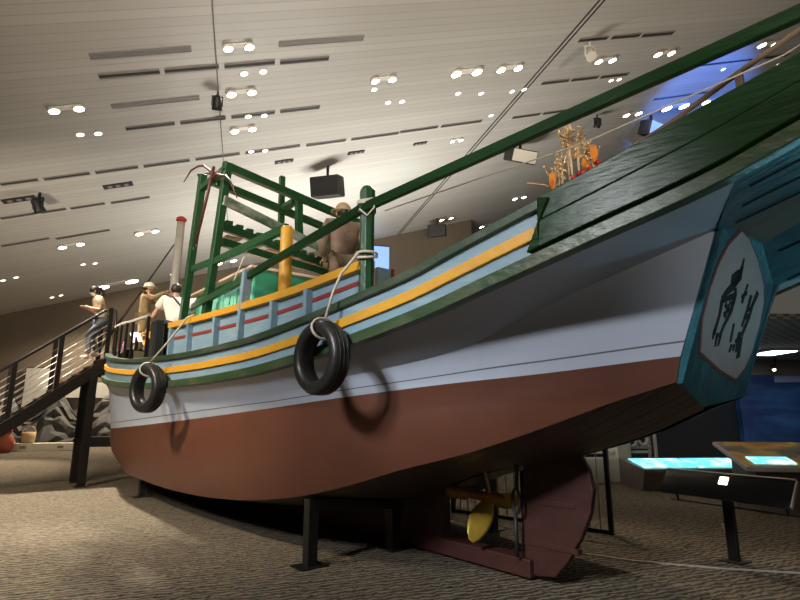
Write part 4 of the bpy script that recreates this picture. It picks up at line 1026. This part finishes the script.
# tilted map console
mc = thing('map_console', 'large white edged console with a tilted yellow and brown map', 'desk', (6.0, 9.3, 0), math.radians(-7))
poly = [(0, 0), (1.05, 0), (1.05, 1.06), (0, .74)]
MB().prism([(.15, 0), (1.0, 0), (1.0, .98), (.15, .72)], lambda a, b, t: Vector((t, a, b)), -.05, 2.4).build('console_base', M['deskgrey'], mc, .01)
MB().prism([(-.05, .68), (1.15, 1.04), (1.15, 1.10), (-.05, .76)], lambda a, b, t: Vector((t, a, b)), -.28, 2.6).build('console_top', M['white'], mc, .008)
MB().prism([(-.02, .772), (1.12, 1.098), (1.12, 1.106), (-.02, .78)], lambda a, b, t: Vector((t, a, b)), -.24, 2.56).build('map_sheet', M['map'], mc)
MB().prism([(.04, .80), (.34, .886), (.34, .90), (.04, .815)], lambda a, b, t: Vector((t, a, b)), -.10, .55).build('map_screen', M['screen'], mc)
# information rail on a single post in front
ir = thing('information_rail', 'long glossy black information rail on a single black post', 'sign', (3.74, 6.47, 0), math.radians(-60))
MB().box((-.02, 0, .42), (.11, .06, .84)).build('post', M['black'], ir, .005); MB().box((-.02, 0, .008), (.24, .24, .016)).build('foot_plate', M['black'], ir, .003)
R = Matrix.Rotation(math.radians(-38), 3, 'X')
pnl = MB().box((0, -.10, .80), (1.46, .028, .32), R).build('panel', M['glossblack'], ir, .004)
MB().box(R @ Vector((0, -.02, .165)) + Vector((0, -.10, .80)), (1.44, .012, .012), R).build('panel_edge', M['trimpale'], pnl)
MB().box(R @ Vector((.727, -.003, 0)) + Vector((0, -.10, .80)), (.014, .034, .32), R).build('panel_end', M['trimpale'], pnl)
MB().box(R @ Vector((.0, -.018, .07)) + Vector((0, -.10, .80)), (.10, .012, .10), R).build('lamp_reflection', mat('lamp_reflection_glow', (1, .97, .9), emit=4), pnl, .01, 'small glowing square imitating a lamp reflection')  # emissive square stands in for a ceiling lamp reflected in the gloss
MB().tube([(-.72, 0, .58), (.75, 0, .58)], .012, 6).build('support_bar', M['black'], ir)
for x in (-.62, .6): MB().beam((x, 0, .57), (x, -.05, .72), .02, .02).build('bracket', M['black'], ir)
cd = MB().box((0, 0, 0), (.17, .01, .12), Matrix.Rotation(math.radians(-30), 3, 'X')).build('floor_card', M['card']); cd.location = (4.5, 8.0, .62); cd.location = (4.6, 8.05, .055)
tag(cd, 'small pale card lying propped on the carpet behind the information rail', 'card')
# barrier with thin rods
bf = thing('rod_barrier', 'black framed barrier with thin vertical rods standing behind the rudder', 'barrier', (2.9, 7.85, 0), math.atan2(9.6 - 7.85, .95 - 2.9))
MB().box((1.35, 0, .03), (2.7, .05, .05)).build('bottom_rail', M['black'], bf, .004); MB().box((1.35, 0, 1.13), (2.7, .05, .05)).build('top_rail', M['black'], bf, .004)
for x in (.02, 1.35, 2.68): MB().box((x, 0, .58), (.06, .06, 1.16)).build('barrier_post', M['black'], bf, .004)
for k in range(1, 18):
    if k == 9: continue
    MB().tube([(.02 + k * .148, 0, .05), (.02 + k * .148, 0, 1.12)], .008, 6).build('rod', M['slotgrey'], bf)
# white exhibit plinth with ring wheels
we = thing('white_exhibit', 'white plinth with ring wheels and upright bars behind the barrier', 'display', (5.25, 13.9, 0), math.radians(10))
MB().box((-.5, 0, .28), (1.5, .5, .56)).build('plinth', M['white'], we, .01); MB().box((.2, 0, .5), (.36, .5, 1.0)).build('plinth_block', M['white'], we, .01)
for x, z, r in ((-.9, .82, .12), (-.55, .80, .13), (.5, .95, .16), (.82, 1.0, .16)):
    w_ = MB().lathe([(r, -.05), (r, .05), (r * .6, .05), (r * .6, -.05)], (x, -.1, z), (0, 1, 0), 20, closed=True).build('ring_wheel', M['white'], we)
    MB().lathe([(r * .2, -.04), (r * .2, .04)], (x, -.1, z), (0, 1, 0), 12).build('wheel_hub', M['ceilblack'], w_)
MB().box((-.1, -.1, .70), (2.0, .12, .06)).build('axle_beam', M['white'], we, .005); MB().box((.7, 0, .80), (.75, .12, .06)).build('axle_beam', M['white'], we, .005)
for x in (1.05, 1.22): MB().box((x, 0, .62), (.06, .06, 1.24)).build('upright', M['white'], we, .004)
# brass floor strip on the right hand carpet
fs = MB()
pts = [(1.9, 7.0), (2.6, 6.5), (3.4, 6.2), (4.4, 5.95), (6.0, 5.8)]
pp = [Vector((x, y, .006)) for x, y in pts]
for a, b in zip(pp[:-1], pp[1:]): fs.beam(a, b, .03, .012)
struct(fs.build('trim_3', M['trimpale']))

# ------------------------------------------------------------------ lights
wd = bpy.data.worlds.new('world'); scn.world = wd; wd.use_nodes = True
bg = wd.node_tree.nodes['Background']; bg.inputs[0].default_value = (1, .90, .76, 1); bg.inputs[1].default_value = .08
WARM = (1, .84, .64)
def spotlamp(loc, tgt, e, col=(1, .82, .60), ang=60, blend=.7, size=.15):
    l = bpy.data.lights.new('gallery_or_fill_spot', 'SPOT'); l.energy = e; l.color = col; l.spot_size = math.radians(ang); l.spot_blend = blend; l.shadow_soft_size = size
    o = bpy.data.objects.new('gallery_or_fill_spot', l); COL.objects.link(o); o.location = loc
    o.rotation_euler = (Vector(tgt) - Vector(loc)).to_track_quat('-Z', 'Y').to_euler(); return o
def arealamp(loc, tgt, e, sx, sy, col=(1, .85, .68), spread=180):
    l = bpy.data.lights.new('gallery_or_fill_area', 'AREA'); l.energy = e; l.color = col; l.shape = 'RECTANGLE'; l.size = sx; l.size_y = sy; l.spread = math.radians(spread)
    o = bpy.data.objects.new('gallery_or_fill_area', l); COL.objects.link(o); o.location = loc
    o.rotation_euler = (Vector(tgt) - Vector(loc)).to_track_quat('-Z', 'Y').to_euler(); return o
def under(i, d=.5): return TW[i].location + Vector((0, 0, -d))
# downlights and added unseen fills for the carpet and the boat
spotlamp((-8, 3, 8.2), (-4.5, 11, 1), 4600, WARM, 75, .7, .5)
spotlamp(under(0), W(9, 2.5, 1), 10000, (1, .90, .76), 45); spotlamp(under(12), (-14, 16, 0), 7000, WARM, 60)
spotlamp(under(1), W(4.5, 2, 1.5), 3800, (1, .92, .82), 40)
spotlamp(under(3), W(5, 1, 2.5), 3000, WARM, 50); spotlamp(under(5), W(1, .5, 3), 3000, WARM, 45)
spotlamp((-6, -1, 6.2), W(3.5, 2, 1.4), 2300, (.95, .97, 1), 55, .7, .6)  # added cool fill out of view, lifts the midship hull side
spotlamp((0, -4, 10.2), W(-2, 1.5, 3.4), 1400, (1, .95, .88), 30)
spotlamp((-5.5, -2.5, 6.2), W(-.3, 1, 1.95), 2700, (.97, .97, 1), 24, .9, .35)  # added fill out of view, brightens the hull side near the stern
spotlamp((2.5, -4, 3.2), W(-1.6, -.1, 2.3), 420, (.95, .97, 1), 14, .8, .3)  # added narrow fill behind the camera for the transom panel
spotlamp(under(15), (-17, 27, 3), 6000, WARM, 110)
# unseen uplights added to brighten the ceiling
arealamp((-2, 24, 2.5), (-2, 24, 12), 1700, 8, 3, (1, .95, .86), 150)
spotlamp((3, -12, 1.5), (-3, 16, 14.5), 23000, (1, .90, .76), 44, 1., .5)
spotlamp((16, -6, 2), (6, 14, 17), 11000, (1, .80, .55), 60, 1., .5)
spotlamp((-10, 8, 1.2), (-14, 26, 9), 4500, (1, .88, .68), 70, 1., .5)
# blue projector wash on the ceiling and added unseen teal fill under the stern
spotlamp((9, 5, 6), on_ceiling(690, 108), 70000, (.08, .24, 1), 16, .6)
spotlamp((6, 7, 6), on_ceiling(385, 190), 5000, (.15, .8, .8), 12, .8)
spotlamp((5.4, 4.4, .5), W(-2.5, -.3, 3.1), 70, (.25, .80, 1), 60, .6)  # unseen floor lamp added to brighten the overhang planks
spotlamp((12, 12, 3.5), (7.2, 10, .8), 120, (1, .9, .75), 70)
arealamp((12.4, 17.9, 3.55), (12.4, 17.9, 0), 60, .9, 1.2, (.9, .95, 1))

scn.view_settings.view_transform = 'Standard'; scn.view_settings.look = 'None'; scn.view_settings.exposure = 0; scn.view_settings.gamma = 1; scn.view_settings.use_curve_mapping = False
